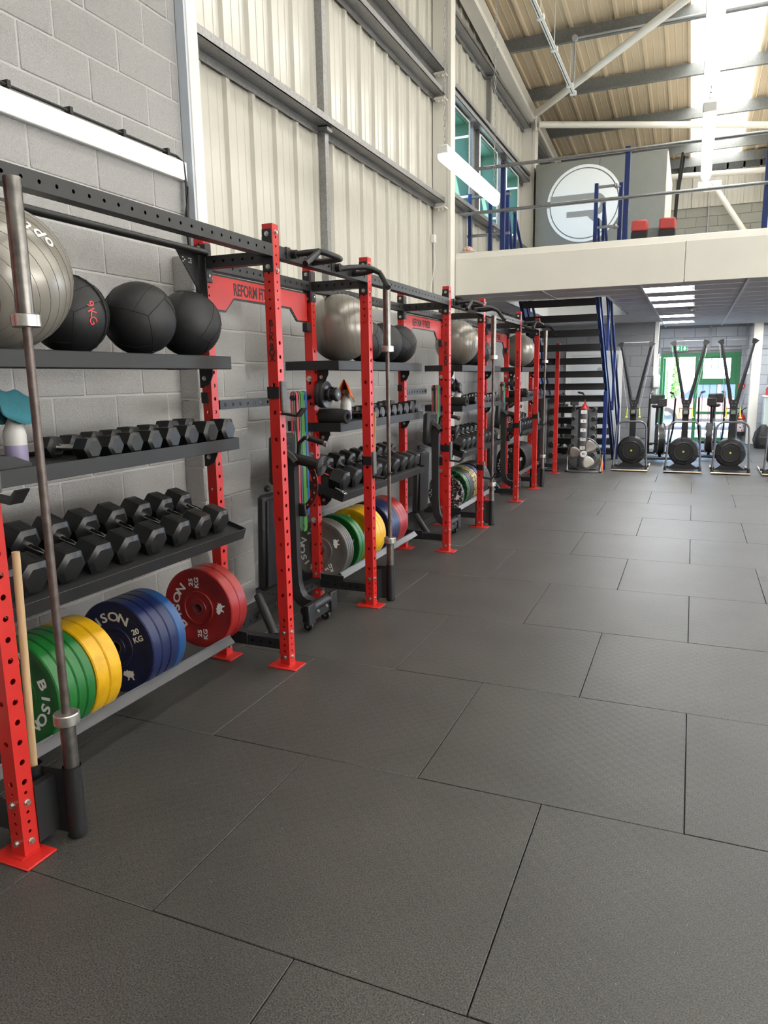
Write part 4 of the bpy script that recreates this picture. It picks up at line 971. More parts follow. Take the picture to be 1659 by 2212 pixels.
for b, nm in ((2, 'nearest'), (4, 'second'), (6, 'third')):
    y = UY[b]; x = XR+.065
    for k, (r, T) in enumerate([(.094, .026), (.094, .026)]):
        tag(O('iron_plate', MB().lathe([(.0135, 0), (.03, 0), (.03, .003), (.045, .004), (.075, .004), (.082, 0), (r-.003, 0), (r, .004), (r, T-.004), (r-.003, T), (.082, T), (.074, T-.006), (.045, T-.006), (.03, T), (.0135, T), (.0135, 0)], ax='x', n=36), None, (x+k*.0275, y, 1.49), mat=IRON),
            '%s small iron plate on the weight peg of the %s training bay' % (('inner', 'outer')[k], nm), 'weight plate', 'iron plates on the pegs')
    cl = E('lock_collar', (x+.058, y, 1.49), label='black lock collar on the weight peg of the %s training bay' % nm, cat='collar', group='lock collars on the pegs')
    O('ring', MB().lathe([(.0135, 0), (.044, 0), (.05, .006), (.05, .022), (.04, .028), (.04, .05), (.048, .056), (.048, .075), (.04, .082), (.0135, .082)], ax='x', n=8), cl, mat=RUBBERB)
    O('lever', MB().rb((.01, -.008, .036), (.05, .008, .052), .003), cl, mat=RUBBERB)

# barbell pads, wiping bottles and their cloths on the middle shelves
def pad(loc, rz, L, label):
    o = tag(O('barbell_pad', MB().lathe([(.02, -L/2), (.044, -L/2), (.048, -L/2+.006), (.048, L/2-.006), (.044, L/2), (.02, L/2), (.02, -L/2)], ax='x', n=24), None, loc, (0, 0, rz), mat=M('black_foam', (.012, .012, .012), .85, bump=.3, bs=300)), label, 'barbell pad', 'foam pads on the middle shelves')
    O('slit', MB().box((-L/2+.002, -.001, .035), (L/2-.002, .001, .0485)), o, mat=SEAM); return o
pad((-2.40, 4.60, 1.336), -.12, .40, 'black foam barbell pad on the middle shelf of the second bay')
pad((-2.47, 4.76, 1.336), -.1, .30, 'shorter black foam pad behind the first on the second bay shelf')
pad((-2.40, 7.53, 1.336), -.12, .40, 'black foam barbell pad on the middle shelf of the third bay')
pad((-2.40, 10.62, 1.336), -.1, .40, 'black foam barbell pad on the middle shelf of the farthest bay')
tag(O('folded_mat', MB().prism([(-.17, 0), (.17, 0), (.17, .02), (.10, .05), (-.02, .062), (-.12, .055), (-.17, .03)], 'x', -.18, .14), None, (-2.40, 1.80, 1.287), mat=RUBBERB), 'black folded mat at the left end of the nearest middle shelf', 'mat')
PBOT = M('bottle_plastic', (.62, .61, .58), .4, trans=.15); LIQ = M('lilac_liquid', (.30, .26, .40), .35)
def bottle(loc, label):
    t = E('spray_bottle', loc, label=label, cat='bottle', group='spray bottles on the shelves')
    O('body', MB().lathe([(0, .075), (.043, .075), (.043, .115), (.040, .13), (.02, .175), (.015, .185), (.015, .2), (0, .2)], n=20), t, mat=PBOT)
    O('liquid', MB().lathe([(0, 0), (.04, 0), (.043, .006), (.043, .075), (0, .075)], n=20), t, mat=LIQ)
    O('trigger_head', MB().rb((-.014, -.045, .2), (.014, .045, .23), .006).tube([(0, .045, .2), (0, .06, .17), (0, .055, .15)], .006, 6), t, mat=WHITE)
    return t
def cloth(loc, mat, label, w_=.10, L=.11, rz=0.0, seed=1):
    """a folded cloth laid over a bottle top: a ridge along y with two hanging flaps"""
    rn = random.Random(seed); mb = MB(); nu, nv = 18, 14; vs = []; ph = rn.uniform(0, 6)
    for i in range(nu+1):
        s = -1+2*i/nu
        for j in range(nv+1):
            v = -1+2*j/nv
            fall = abs(v)**1.3
            x = v*.036+.007*math.sin(4*s+ph)*fall+.016*math.copysign(fall, v)
            y = s*w_*(1-.12*fall*(1 if s > 0 else -.6))+.01*math.sin(3*v+ph)
            z = -(L+.02)*fall*(1+.10*math.sin(2.4*s+ph)) - .045*s*abs(s) - .02*max(0, -s) + .004*math.sin(6*s+3*v+ph)
            vs.append((x, y, z))
    m_ = nv+1
    mb.add(vs, [(i*m_+j, (i+1)*m_+j, (i+1)*m_+j+1, i*m_+j+1) for i in range(nu) for j in range(nv)], True)
    o = tag(O('cleaning_cloth', mb, None, loc, (0, 0, rz), mat=mat), label, 'cloth', 'cloths over the spray bottles')
    so = o.modifiers.new('thick', 'SOLIDIFY'); so.thickness = .004; return o
TEAL = M('teal_cloth', (.035, .17, .21), .95, var=.1, vs=20, bump=.5, bs=400); ORNG = M('orange_cloth', (.62, .14, .02), .95, var=.1, vs=20, bump=.5, bs=400); PURP = M('purple_cloth', (.10, .03, .16), .95, bump=.4, bs=400)
bottle((-2.44, 2.06, 1.286), 'spray bottle with lilac liquid on the nearest middle shelf'); cloth((-2.44, 2.07, 1.572), TEAL, 'teal cloth hung over the nearest spray bottle', .115, .095, .25, 3)
bottle((-2.44, 5.045, 1.286), 'white spray bottle on the second middle shelf'); cloth((-2.44, 5.06, 1.566), ORNG, 'orange cloth hung over the second spray bottle', .12, .085, .3, 8)
bottle((-2.44, 7.92, 1.286), 'spray bottle on the third middle shelf'); cloth((-2.44, 7.925, 1.562), PURP, 'purple cloth hung over the third spray bottle', .08, .12, .1, 5)
for y, nm in ((4.44, 'second'), (7.40, 'third')):
    t = E('cable_clip', (-2.30, y+.12, .83), (0, .3, -.3), 'chrome cable clip on the lower shelf of the %s bay' % nm, 'clip', 'chrome clips on the lower shelves')
    O('barrel', MB().cyl((0,0,0), (.07,0,0), .013, n=12).cyl((.07,0,0), (.085,0,0), .009, n=12), t, mat=CHROME); O('link', MB().tube([(.085+.018*math.cos(a), .014*math.sin(a), 0) for a in [2*pi*k/12 for k in range(12)]], .004, 6, closed=True), t, mat=CHROME)
hook(0, 1.33, 'black barbell hook on the nearest cropped upright')

# ================================================================ STAIRS
st = E('staircase', (-1.88, 14.5, 0), label='open staircase with black treads and blue stringers under the mezzanine', cat='stairs')
def SO(name, mb, mat, parent=None): return O(name, mb, parent or st, None if parent else (1.88, -14.5, 0), mat=mat)
tm = MB().rb((-.53, -.13, -.045), (.53, .13, .02), .004).box((-.53, -.13, -.085), (.53, -.12, .0)).mesh('tread', TREAD)
for k in range(1, 15): O('tread', tm, st, (0, -k*.252, .205*k))
for x in (-2.45, -1.345):
    SO('stringer', MB().prism([(14.66, 0), (14.44, 0), (10.86, 2.88), (10.86, 3.10), (10.98, 3.10), (14.66, .10)], 'x', x, x+.012).prism([(14.66, 0), (14.44, 0), (10.86, 2.88), (10.86, 2.894), (14.45, .014)], 'x', x-.02, x+.03).prism([(14.66, .1), (10.98, 3.10), (10.96, 3.086), (14.64, .086)], 'x', x-.02, x+.03), BLUE)
    SO('support_post', MB().rb((x-.03, 12.78, 0), (x+.035, 12.84, 1.32), .004), BLUE)
    xo = x+.07 if x > -2 else x-.07
    hr = SO('handrail', MB().tube([(xo, 14.55, .95), (xo, 10.95, 3.92)], .022, 10), BLUE)
    for y in (14.5, 13.3, 12.1, 11.0):
        z = (14.55-y)*.825; SO('baluster', MB().box((xo-.02, y-.02, max(z-.05, 0)), (xo+.02, y+.02, z+.97)), BLUE)
    SO('mid_rail', MB().tube([(xo, 14.5, .5), (xo, 10.95, 3.43)], .016, 8), BLUE)

# ================================================================ MEZZANINE FITTINGS
gr = E('mezzanine_guard_rail', (-.9, 9.62, 3.1), label='blue posts with two grey tube rails along the mezzanine edge', cat='railing')
GO = lambda n_, mb, m_, p=None: O(n_, mb, p or gr, None if p else (.9, -9.62, -3.1), mat=m_)
for x in (-2.37, -.865, .64, 2.15): GO('post', MB().rb((x-.03, 9.62, 3.1), (x+.03, 9.68, 4.25), .004), BLUE)
for z in (4.205, 3.675):
    rl_ = GO('rail', MB().cyl((-2.93, 9.61, z), (3.6, 9.61, z), .0215, n=12), ALU)
    for x in (-2.26, .75): O('sleeve', MB().cyl((x-.07, 9.61, z), (x+.07, 9.61, z), .026, n=12), rl_, mat=ALU)
sg = E('stair_guard', (-2.4, 10.7, 3.1), label='blue posts and short tube rails round the stair opening', cat='railing')
GS = lambda n_, mb, m_: O(n_, mb, sg, (2.4, -10.7, -3.1), mat=m_)
for x, y in ((-3.08, 10.6), (-2.78, 10.6), (-2.54, 10.62), (-1.36, 10.8), (-1.05, 10.9)): GS('post', MB().rb((x-.025, y-.025, 3.1), (x+.025, y+.025, 4.15), .004), BLUE)
for z in (4.1, 3.58):
    GS('rail', MB().cyl((-3.12, 10.6, z), (-2.5, 10.6, z), .02, n=10), ALU)
    GS('rail', MB().tube([(-1.36, 10.8, z), (-1.12, 10.8, z), (-1.06, 10.9, z), (-.98, 11.3, z-.25)], .02, 10), ALU)
    GS('elbow', MB().sphere((-1.10, 10.83, z), .035, 10, 8), ALU)
GS('stay', MB().prism([(10.6, 3.9), (10.65, 3.9), (11.1, 3.1), (11.05, 3.1)], 'x', -2.56, -2.52), BLUE)
GS('stay', MB().prism([(10.8, 3.7), (10.85, 3.7), (11.1, 3.1), (11.05, 3.1)], 'x', -1.34, -1.31), BLUE)
lb = E('logo_room', (-1.77, 14.3, 3.1), label='grey boxed room on the mezzanine with a round white letter emblem', cat='room')
LO = lambda n_, mb, m_: O(n_, mb, lb, (1.77, -14.3, -3.1), mat=m_)
for a, b in ((-2.90, -1.763), (-1.758, -.635)): LO('front_panel', MB().rb((a, 14.3, 3.1), (b, 14.34, 5.41), .003), GREYP)
LO('side_panel', MB().rb((-.65, 14.34, 3.1), (-.62, 16.8, 5.41), .003), CREAM); LO('side_panel', MB().box((-2.90, 14.34, 3.1), (-2.87, 16.8, 5.41)), GREYP); LO('top_panel', MB().box((-2.90, 14.32, 5.39), (-.62, 16.8, 5.42)), GREYP)
def strip(pts, w_, y0, y1):
    mb = MB(); P = [Vector(p) for p in pts]
    L_, R_ = [], []
    for i, p in enumerate(P):
        d = (P[min(i+1, len(P)-1)]-P[max(i-1, 0)]).normalized(); nrm = Vector((-d.y, d.x)); L_.append(p+nrm*w_/2); R_.append(p-nrm*w_/2)
    for i in range(len(P)-1): mb.prism([tuple(R_[i]), tuple(R_[i+1]), tuple(L_[i+1]), tuple(L_[i])], 'y', y0, y1)
    return mb
cx, cz = -2.018, 4.66; LW = M('logo_white', (.82, .86, .88), .4)
LO('emblem_ring', strip([(cx+.64*math.cos(a), cz+.64*math.sin(a)) for a in [math.radians(172-350*k/48) for k in range(49)]], .05, 14.288, 14.3), LW)
mbd = MB().cyl((cx, 14.288, cz), (cx, 14.3, cz), .595, n=64); LO('emblem_disc', mbd, LW)
GLET = M('logo_grey', (.28, .29, .29), .5)
LO('emblem_letter', strip([(cx-.60, cz+.115), (cx+.2, cz+.115)]+[(cx+.2+.145*math.cos(a), cz-.03+.145*math.sin(a)) for a in [math.radians(80-170*k/12) for k in range(13)]]+[(cx+.18, cz-.175), (cx-.30, cz-.175)], .10, 14.282, 14.288), GLET)
LO('emblem_letter', strip([(cx+.12, cz-.20), (cx+.36, cz-.42)], .095, 14.279, 14.287), GLET)
ub = E('preacher_bench', (-.6, 10.5, 3.1), label='red and black padded bench standing on the mezzanine', cat='bench')
UO = lambda n_, mb, m_: O(n_, mb, ub, (.6, -10.5, -3.1), mat=m_)
REDP = M('red_vinyl', (.42, .05, .045), .5, var=.06)
for x in (-.76, -.42): UO('pad', MB().rb((x-.10, 10.42, 3.42), (x+.10, 10.72, 3.56), .02), REDP); UO('pad_base', MB().rb((x-.1, 10.42, 3.14), (x+.1, 10.72, 3.42), .01), LEATHER)
UO('frame', MB().box((-.66, 10.5, 3.3), (-.52, 10.6, 3.46)).box((-.66, 10.45, 3.1), (-.6, 10.7, 3.35)).box((-.57, 10.45, 3.1), (-.51, 10.7, 3.35)), DKGALV)
bf = E('black_machine_frame', (-.33, 11.0, 3.1), label='tall black machine frame leaning beside the logo room', cat='gym machine')
BO = lambda n_, mb, m_: O(n_, mb, bf, (.33, -11.0, -3.1), mat=m_)
BO('upright', MB().tube([(-.37, 11, 3.1), (-.35, 11, 3.9), (-.30, 11, 4.45)], .02, 4), BLACK); BO('upright', MB().tube([(-.37, 11.3, 3.1), (-.35, 11.3, 3.9), (-.28, 11.3, 4.5)], .02, 4), BLACK)
BO('cross_bar', MB().cyl((-.30, 10.98, 4.45), (-.28, 11.32, 4.5), .015, n=8), BLACK); BO('weight', MB().cyl((-.25, 10.9, 3.2), (-.25, 11.05, 3.2), .07, n=16).cyl((-.16, 10.9, 3.16), (-.16, 11.05, 3.16), .05, n=16), RUBBERB)
BO('cable', MB().tube([(-.30, 10.98, 4.42), (-.34, 10.96, 3.4)], .004, 5), INK)
bx = E('storage_tub', (-2.86, 9.75, 3.1), label='small tub of orange and white bits at the mezzanine corner', cat='tub')
O('tub', MB().rb((-.09, -.08, .0), (.12, .1, .13), .01), bx, mat=M('tub_grey', (.45, .45, .43), .5)); O('bundle', MB().sphere((0, 0, .15), .06, 12, 8, (1.2, 1, .8)), bx, mat=fleck_material('orange_bits', (.6, .2, .1), (.75, .73, .7), 60, .5))

# ceiling services
ct = E('cable_tray', (-2.05, 9.0, 6.07), label='white slotted cable tray hung under the purlins', cat='cable tray')
O('tray', MB().box((-.03, -6, -.015), (.03, 4.0, -.011)).box((-.03, -6, -.015), (-.027, 4.0, .012)).box((.027, -6, -.015), (.03, 4.0, .012)), ct, mat=WHITE)
O('slots', MB().box((-.012, -6, -.0158), (.0, 4.12, -.0148)), ct, mat=INK)
for y in (1.15, 2.15, 3.55, 3.9): O('hanger_clamp', MB().rb((-.05, y, -.03), (.05, y+.07, .03), .008).cyl((0, y+.03, .03), (0, y+.03, zr(9+y)-.25-6.07), .006, n=6), ct, mat=PLASTW)
cd = E('conduit_run', (-1.94, 12.27, 6.6), label='grey conduit with a round junction box along a purlin', cat='conduit')
O('conduit', MB().cyl((0, 0, 0), (2.6, -.02, -.0), .014, n=8).cyl((0, 0, 0), (0, 0, -.58), .014, n=8), cd, mat=MATS['sign_grey']); O('junction_box', MB().cyl((0, -.03, 0), (0, .03, 0), .045, n=14), cd, mat=MATS['sign_grey'])
c2d = E('far_conduit', (.10, 18.72, 3.2), label='thin conduit with a round box on the far mezzanine wall', cat='conduit')
O('conduit', MB().cyl((0, 0, 0), (0, 0, 2.1), .015, n=8).cyl((0, 0, 1.2), (2.2, 0, 1.2), .015, n=8), c2d, mat=MATS['sign_grey']); O('junction_box', MB().cyl((0, -.03, 1.2), (0, .03, 1.2), .05, n=14), c2d, mat=MATS['sign_grey'])
sd = E('smoke_detector', (-.08, 13.45, ZC-.004), label='round smoke detector on the suspended ceiling', cat='smoke detector')
O('base', MB().lathe([(0, 0), (.075, 0), (.075, -.025), (0, -.025)], n=20), sd, mat=M('detector_grey', (.12, .12, .12), .5)); O('chamber', MB().lathe([(.05, -.025), (.05, -.055), (.03, -.07), (0, -.07)], n=20), sd, mat=MATS['detector_grey'])

# ================================================================ MACHINES UNDER THE MEZZANINE
def skierg(x, label):
    t = E('ski_machine', (x, 12.62, 0), label=label, cat='ski machine', group='ski machines under the mezzanine')
    O('platform', MB().rb((-.285, 0, .012), (.285, 1.05, .034), .006), t, mat=PLY); O('deck_mat', MB().box((-.265, .02, .034), (.265, 1.03, .0375)), t, mat=RUBBERB)
    ho = [(-.265, .05, .04), (-.245, .12, .42), (-.235, .16, .70)]+[(-.235+.11*(1-math.cos(a)), .16+.02*math.sin(a), .70+.12*math.sin(a)) for a in [pi/2*k/6 for k in range(1, 7)]]
    O('hoop', MB().tube(ho+[(-p[0], p[1], p[2]) for p in ho[::-1]], .0165, 10), t, mat=M('grey_tube', (.10, .10, .11), .4, .4))
    for s_ in (-1, 1): O('hoop_foot', MB().cyl((s_*.265, .05, .035), (s_*.262, .058, .10), .026, .02, n=12), t, mat=RUBBERB)
    fw = O('flywheel_housing', MB().lathe([(0, 0), (.03, 0), (.03, -.004), (.115, -.006), (.12, .004), (.15, .0), (.16, .012), (.215, .02), (.235, .05), (.24, .10), (.235, .16), (.2, .19), (0, .2)], (0, .33, .32), 'y', 40), t, mat=RUBBERB)
    for k in range(8):
        a = pi/4*k+.2; O('rib', MB().tube([(.165*math.cos(a), .335, .32+.165*math.sin(a)), (.215*math.cos(a), .348, .32+.215*math.sin(a)), (.24*math.cos(a), .39, .32+.24*math.sin(a))], .006, 5), fw, mat=BLACK)
    O('badge', MB().cyl((0, .321, .32), (0, .33, .32), .016, n=14), fw, mat=YELLOWG)
    O('foot_bracket', MB().prism([(-.24, .036), (.24, .036), (.12, .12), (-.12, .12)], 'y', .36, .5), t, mat=BLACK)
    O('mast', MB().rb((-.05, .40, .3), (.05, .48, 1.12), .008), t, mat=BLACK)
    O('head_plate', MB().prism([(-.05, 1.02), (.05, 1.02), (.06, 1.12), (.085, 1.2), (.02, 1.17), (-.02, 1.17), (-.085, 1.2), (-.06, 1.12)], 'y', .385, .40), t, mat=BLACK)
    for q in ((-.02, 1.08), (.02, 1.08), (-.03, 1.13), (.03, 1.13)): O('bolt', MB().cyl((q[0], .38, q[1]), (q[0], .386, q[1]), .007, n=8), t, mat=BOLTM)
    mo = O('monitor', MB().rb((-.055, .33, .92), (.055, .385, 1.02), .008), t, mat=BLACK); O('screen', MB().box((-.032, .3285, .945), (.032, .331, 1.0)), mo, mat=M('lcd', (.16, .19, .14), .3))
    for s_ in (-1, 1):
        am = O('arm', MB().tube([(s_*.04, .44, 1.1), (s_*.075, .435, 1.3), (s_*.232, .40, 2.06)], [.03, .028, .02], 6), t, mat=BLACK)
        O('pulley_head', MB().prism([(s_*.20, 2.05), (s_*.24, 2.03), (s_*.30, 2.085), (s_*.24, 2.12), (s_*.205, 2.12)], 'y', .36, .44), am, mat=RUBBERB)
        O('cord', MB().tube([(s_*.275, .38, 2.08), (s_*.10, .36, 1.04)], .0035, 5), am, mat=M('cord_grey', (.4, .4, .4), .6))
        hb = O('handle', MB().tube([(s_*.095, .36, 1.04), (s_*.10, .355, .93), (s_*.105, .35, .90)], .011, 8), t, mat=YELLOWG); O('strap_end', MB().cyl((s_*.105, .35, .9), (s_*.105, .35, .878), .012, .028, n=10), hb, mat=YELLOWG)
    O('top_cord', MB().tube([(-.24, .40, 2.115), (.24, .40, 2.115)], .003, 5), t, mat=MATS['cord_grey'])
    O('hook_bar', MB().cyl((-.11, .36, 1.03), (.11, .36, 1.03), .006, n=8), t, mat=BLACK)
    for s_ in (-1, 1): O('corner_wheel', MB().rb((s_*.255-.035, .38, .035), (s_*.255+.035, .44, .075), .01), t, mat=RUBBERB)
    return t
skierg(-.905, 'black ski machine on a platform nearest the stairs')
skierg(-.085, 'black ski machine in front of the open doorway')
skierg(.62, 'black ski machine in front of the glazed panel')
skierg(1.36, 'black ski machine cut off by the right edge')
def airbike(x, y, rz, label):
    t = E('exercise_bike', (x, y, 0), (0, 0, rz), label, 'exercise bike', 'exercise bikes behind the ski machines')
    O('base_bar', MB().cyl((-.28, -.5, .06), (.28, -.5, .06), .025, n=10), t, mat=BLACK); O('base_bar', MB().cyl((-.28, .55, .06), (.28, .55, .06), .025, n=10), t, mat=BLACK)
    O('frame', MB().tube([(0, -.5, .06), (0, 0, .28), (0, .55, .06)], .03, 8).tube([(0, .25, .2), (0, .32, .55), (0, .3, .95)], .028, 8).tube([(0, -.2, .2), (0, -.28, .6)], .026, 8).tube([(0, 0, .28), (0, .3, .72)], .02, 8), t, mat=BLACK)
    mb = MB().cyl((-.05, -.32, .40), (.05, -.32, .40), .28, n=32)
    fc = O('fan_housing', mb, t, mat=RUBBERB); O('fan_ring', MB().tube([(-.06, -.32+.29*math.cos(a), .40+.29*math.sin(a)) for a in [2*pi*k/32 for k in range(32)]], .012, 6, closed=True).tube([(.06, -.32+.29*math.cos(a), .40+.29*math.sin(a)) for a in [2*pi*k/32 for k in range(32)]], .012, 6, closed=True), fc, mat=CHROME)
    O('seat', MB().rb((-.1, .2, .95), (.1, .44, 1.01), .02), t, mat=LEATHER); O('back_rest', MB().rb((-.14, .46, 1.02), (.14, .52, 1.2), .02), t, mat=LEATHER)
    for s_ in (-1, 1):
        h_ = O('arm', MB().tube([(s_*.17, -.1, .12), (s_*.22, -.3, .6), (s_*.22, -.42, 1.15), (s_*.20, -.28, 1.24)], .017, 8), t, mat=BLACK); O('grip', MB().tube([(s_*.20, -.30, 1.235), (s_*.16, -.16, 1.25)], .021, 8), h_, mat=RUBBERB)
        O('pedal', MB().cb((s_*.16, .05+s_*.12, .28), (.1, .09, .03)), t, mat=RUBBERB); O('foot_peg', MB().cyl((s_*.05, -.45, .33), (s_*.2, -.45, .33), .018, n=8), t, mat=BLACK)
    O('console', MB().rb((-.08, -.42, 1.0), (.08, -.36, 1.14), .01), t, mat=BLACK); O('console_stem', MB().tube([(0, -.3, .68), (0, -.38, 1.02)], .022, 6), t, mat=BLACK)
airbike(-.56, 14.75, .15, 'black exercise bike half hidden behind the ski machine by the stairs')
airbike(.38, 15.3, -.1, 'black exercise bike standing between the doorway ski machines')
airbike(-2.35, 15.3, .5, 'black exercise bike seen through the stair treads')

# floor fan
fn = E('floor_fan', (-1.605, 12.33, 0), label='round silver floor fan in front of the dumbbell tower', cat='fan')
FM = M('fan_wire', (.22, .22, .22), .35, .8); rF = .265; zc = .31
mb = MB()
for k in range(2, 15): mb.tube([(rF*k/14*math.cos(a), -.055*(1-(k/14)**2)-.01, zc+rF*k/14*math.sin(a)) for a in [2*pi*j/32 for j in range(32)]], .0011, 4, closed=True)
for j in range(24): a = 2*pi*j/24; mb.tube([(.04*math.cos(a), -.063, zc+.04*math.sin(a)), (.7*rF*math.cos(a), -.038, zc+.7*rF*math.sin(a)), (rF*math.cos(a), -.01, zc+rF*math.sin(a))], .0012, 4)
cg = O('front_cage', mb, fn, mat=FM); cg['kind'] = 'stuff'
O('rim', MB().tube([(rF*math.cos(a), 0, zc+rF*math.sin(a)) for a in [2*pi*j/48 for j in range(48)]], .007, 6, closed=True), fn, mat=FM)
mb = MB()
for j in range(20): a = 2*pi*j/20; mb.tube([(.06*math.cos(a), .12, zc+.06*math.sin(a)), (rF*.95*math.cos(a), .07, zc+rF*.95*math.sin(a)), (rF*math.cos(a), .0, zc+rF*math.sin(a))], .0012, 4)
cg = O('rear_cage', mb, fn, mat=FM); cg['kind'] = 'stuff'
BLD = M('fan_blade', (.48, .45, .40), .4, .2)
for j in range(3):
    a0 = 2*pi*j/3+.95; vs = []; nu, nv = 8, 6
    for u in range(nu+1):
        for v in range(nv+1):
            r_ = .04+(.20)*u/nu; wd = (.35+.45*math.sin(pi*min(1, u/nu*.75+.15)))*(1 if u < nu else .75); a = a0+wd*(v/nv-.5)*1.5
            vs.append((r_*math.cos(a), .03+.05*(v/nv-.5), zc+r_*math.sin(a)))
    bl = O('blade', MB().add(vs, [(u*(nv+1)+v, (u+1)*(nv+1)+v, (u+1)*(nv+1)+v+1, u*(nv+1)+v+1) for u in range(nu) for v in range(nv)], True), fn, mat=BLD)
    so = bl.modifiers.new('t', 'SOLIDIFY'); so.thickness = .003
hbm = O('hub', MB().cyl((0, -.066, zc), (0, .0, zc), .052, n=24), fn, mat=WHITE); O('lettering', text_mesh('dc', .05, .0006, INK), hbm, (0, -.067, zc+.005), RY)
O('motor', MB().cyl((0, .03, zc), (0, .18, zc), .06, n=18), fn, mat=BLACK)
O('stand', MB().tube([(-.29, .10, .32), (-.275, .06, .12), (-.265, .0, .02), (-.2, -.04, .014), (.2, -.04, .014), (.265, .0, .02), (.275, .06, .12), (.29, .10, .32)], .011, 8).tube([(-.265, .0, .014), (-.27, .22, .014)], .011, 8).tube([(.265, .0, .014), (.27, .22, .014)], .011, 8), fn, mat=FM)
for s_ in (-1, 1): O('pivot_knob', MB().cyl((s_*.27, .08, .32), (s_*.31, .08, .32), .022, n=12), fn, mat=RUBBERB); O('rubber_foot', MB().cb((s_*.275, -.02, .014), (.04, .04, .026)), fn, mat=RUBBERB)

# dumbbell towers
GT = M('tower_grey', (.12, .125, .13), .4, .3)
def tower(x, y, H_, levels, rz, label, col, hexed):
    t = E('dumbbell_tower', (x, y, 0), (0, 0, rz), label, 'dumbbell rack', 'upright dumbbell racks near the stairs')
    O('mast', MB().prism([(.10*math.cos(a), .09*math.sin(a)) for a in [2*pi*k/16 for k in range(16)]], 'z', .02, H_, sm=True), t, mat=col)
    O('base', MB().rb((-.24, -.2, 0), (.24, .2, .03), .008), t, mat=BLACK)
    for s_ in (-1, 1):
        pts = [(s_*.09, .03)]
        for z in levels[::-1]: pts += [(s_*.20, z-.09), (s_*.205, z-.01), (s_*.185, z+.012), (s_*.16, z+.0), (s_*.12, z+.04)]
        pts += [(s_*.09, H_-.01)]
        for yy in (-.085, .085): O('side_plate', MB().prism(pts, 'y', yy-.003, yy+.003), t, mat=col)
    return t
LV = [.975-.153*k for k in range(6)]
tw = tower(-1.685, 12.85, 1.03, LV, 0, 'grey dumbbell tower with numbered labels behind the fan', GT, False)
for k, z in enumerate(LV[:5]):
    lb_ = O('number_label', MB().box((-.05, -.0925, z-.03), (.05, -.091, z+.03)), tw, mat=PRINTW); O('numeral', text_mesh('12345'[k], .035, .0006, INK), lb_, (0, -.0931, z), RY)
for k, z in enumerate(LV):
    for s_, nm in ((-1, 'left'), (1, 'right')):
        t = E('small_dumbbell', (-1.685+s_*.172, 12.85, z+.043), label='%s small black dumbbell down on the %s side of the numbered tower' % (ORD[k], nm), cat='dumbbell', group='small dumbbells on the numbered tower')
        R_ = .034+.001*k
        for e in (-1, 1): O('head', MB().lathe([(0, e*.055), (R_*.8, e*.055), (R_, e*.065), (R_, e*.125), (R_*.75, e*.14), (0, e*.14)], ax='y', n=12), t, mat=RUBBERB)
        O('handle', MB().cyl((0, -.06, 0), (0, .06, 0), .015, n=10), t, mat=CHROME)
        for e in (-1, 1): O('white_ring', MB().cyl((0, e*.085, 0), (0, e*.1, 0), R_*1.03, n=12), t, mat=PRINTW)
tag(O('funnel', MB().lathe([(.072, 0), (.068, .02), (.012, .085), (.006, .15), (.004, .15), (.01, .085), (.066, .018), (.07, 0)], n=20), None, (-1.685, 12.85, 1.032), mat=M('red_plastic', (.65, .03, .02), .4)), 'red funnel upturned on the numbered dumbbell tower', 'funnel')
LV2 = [1.13-.185*k for k in range(6)]
tower(-2.31, 12.52, 1.22, LV2, .0, 'slim dumbbell tower behind the last red upright', GT, True)
for k, z in enumerate(LV2):
    for s_, nm in ((-1, 'left'), (1, 'right')):
        t = dumbbell((-2.31+s_*.16, 12.52, z+.058), .055, .08, .13, 0, '%s hex dumbbell down on the %s side of the slim tower' % (ORD[k], nm), 'hex dumbbells on the slim tower', pi/2)
hz = E('spray_can', (-1.345, 12.55, 0), label='orange spray can on the floor beside the fan', cat='spray can')
O('can', MB().lathe([(0, 0), (.03, 0), (.032, .004), (.032, .15), (.02, .175), (.012, .18), (0, .18)], n=16), hz, mat=fleck_material('can_print', (.62, .16, .03), (.5, .05, .03), 14, .5)); O('cap', MB().lathe([(.02, .175), (.02, .215), (.012, .225), (0, .225)], n=14), hz, mat=YELLOWG)

# ---- wall kit at the far end
ex = E('fire_extinguisher', (1.07, 18.70, .18), label='red fire extinguisher hung beside the white column', cat='fire extinguisher')
O('cylinder', MB().lathe([(0, 0), (.08, 0), (.088, .01), (.088, .38), (.07, .44), (.03, .47), (.03, .49), (0, .49)], n=20), ex, mat=M('extinguisher_red', (.55, .02, .025), .35)); O('valve', MB().cyl((0, 0, .48), (0, 0, .56), .02, n=10).tube([(0, 0, .55), (.05, -.03, .6), (.1, -.03, .62)], .01, 6), ex, mat=BLACK)
O('label', MB().prism([(.0895*math.cos(a), .0895*math.sin(a)) for a in [math.radians(-150+120*k/8) for k in range(9)]]+[(.087*math.cos(a), .087*math.sin(a)) for a in [math.radians(-30-120*k/8) for k in range(9)]], 'z', .08, .34), ex, mat=fleck_material('extinguisher_label', (.7, .7, .7), (.5, .05, .05), 30, .55)); O('base_ring', MB().cyl((0, 0, -.02), (0, 0, .07), .09, n=20), ex, mat=BLACK)
O('hose', MB().tube([(0, -.02, .52), (-.07, -.05, .5), (-.1, -.04, .3), (-.09, -.04, .08)], .011, 8), ex, mat=RUBBERB)
ca = E('alarm_point', (1.03, 18.775, 1.29), label='round red alarm point on the grey end wall', cat='alarm')
O('body', MB().cyl((0, 0, 0), (0, -.04, 0), .075, n=20), ca, mat=MATS['red_plastic']); O('face', MB().cyl((0, -.04, 0), (0, -.043, 0), .045, n=16), ca, mat=WHITE)
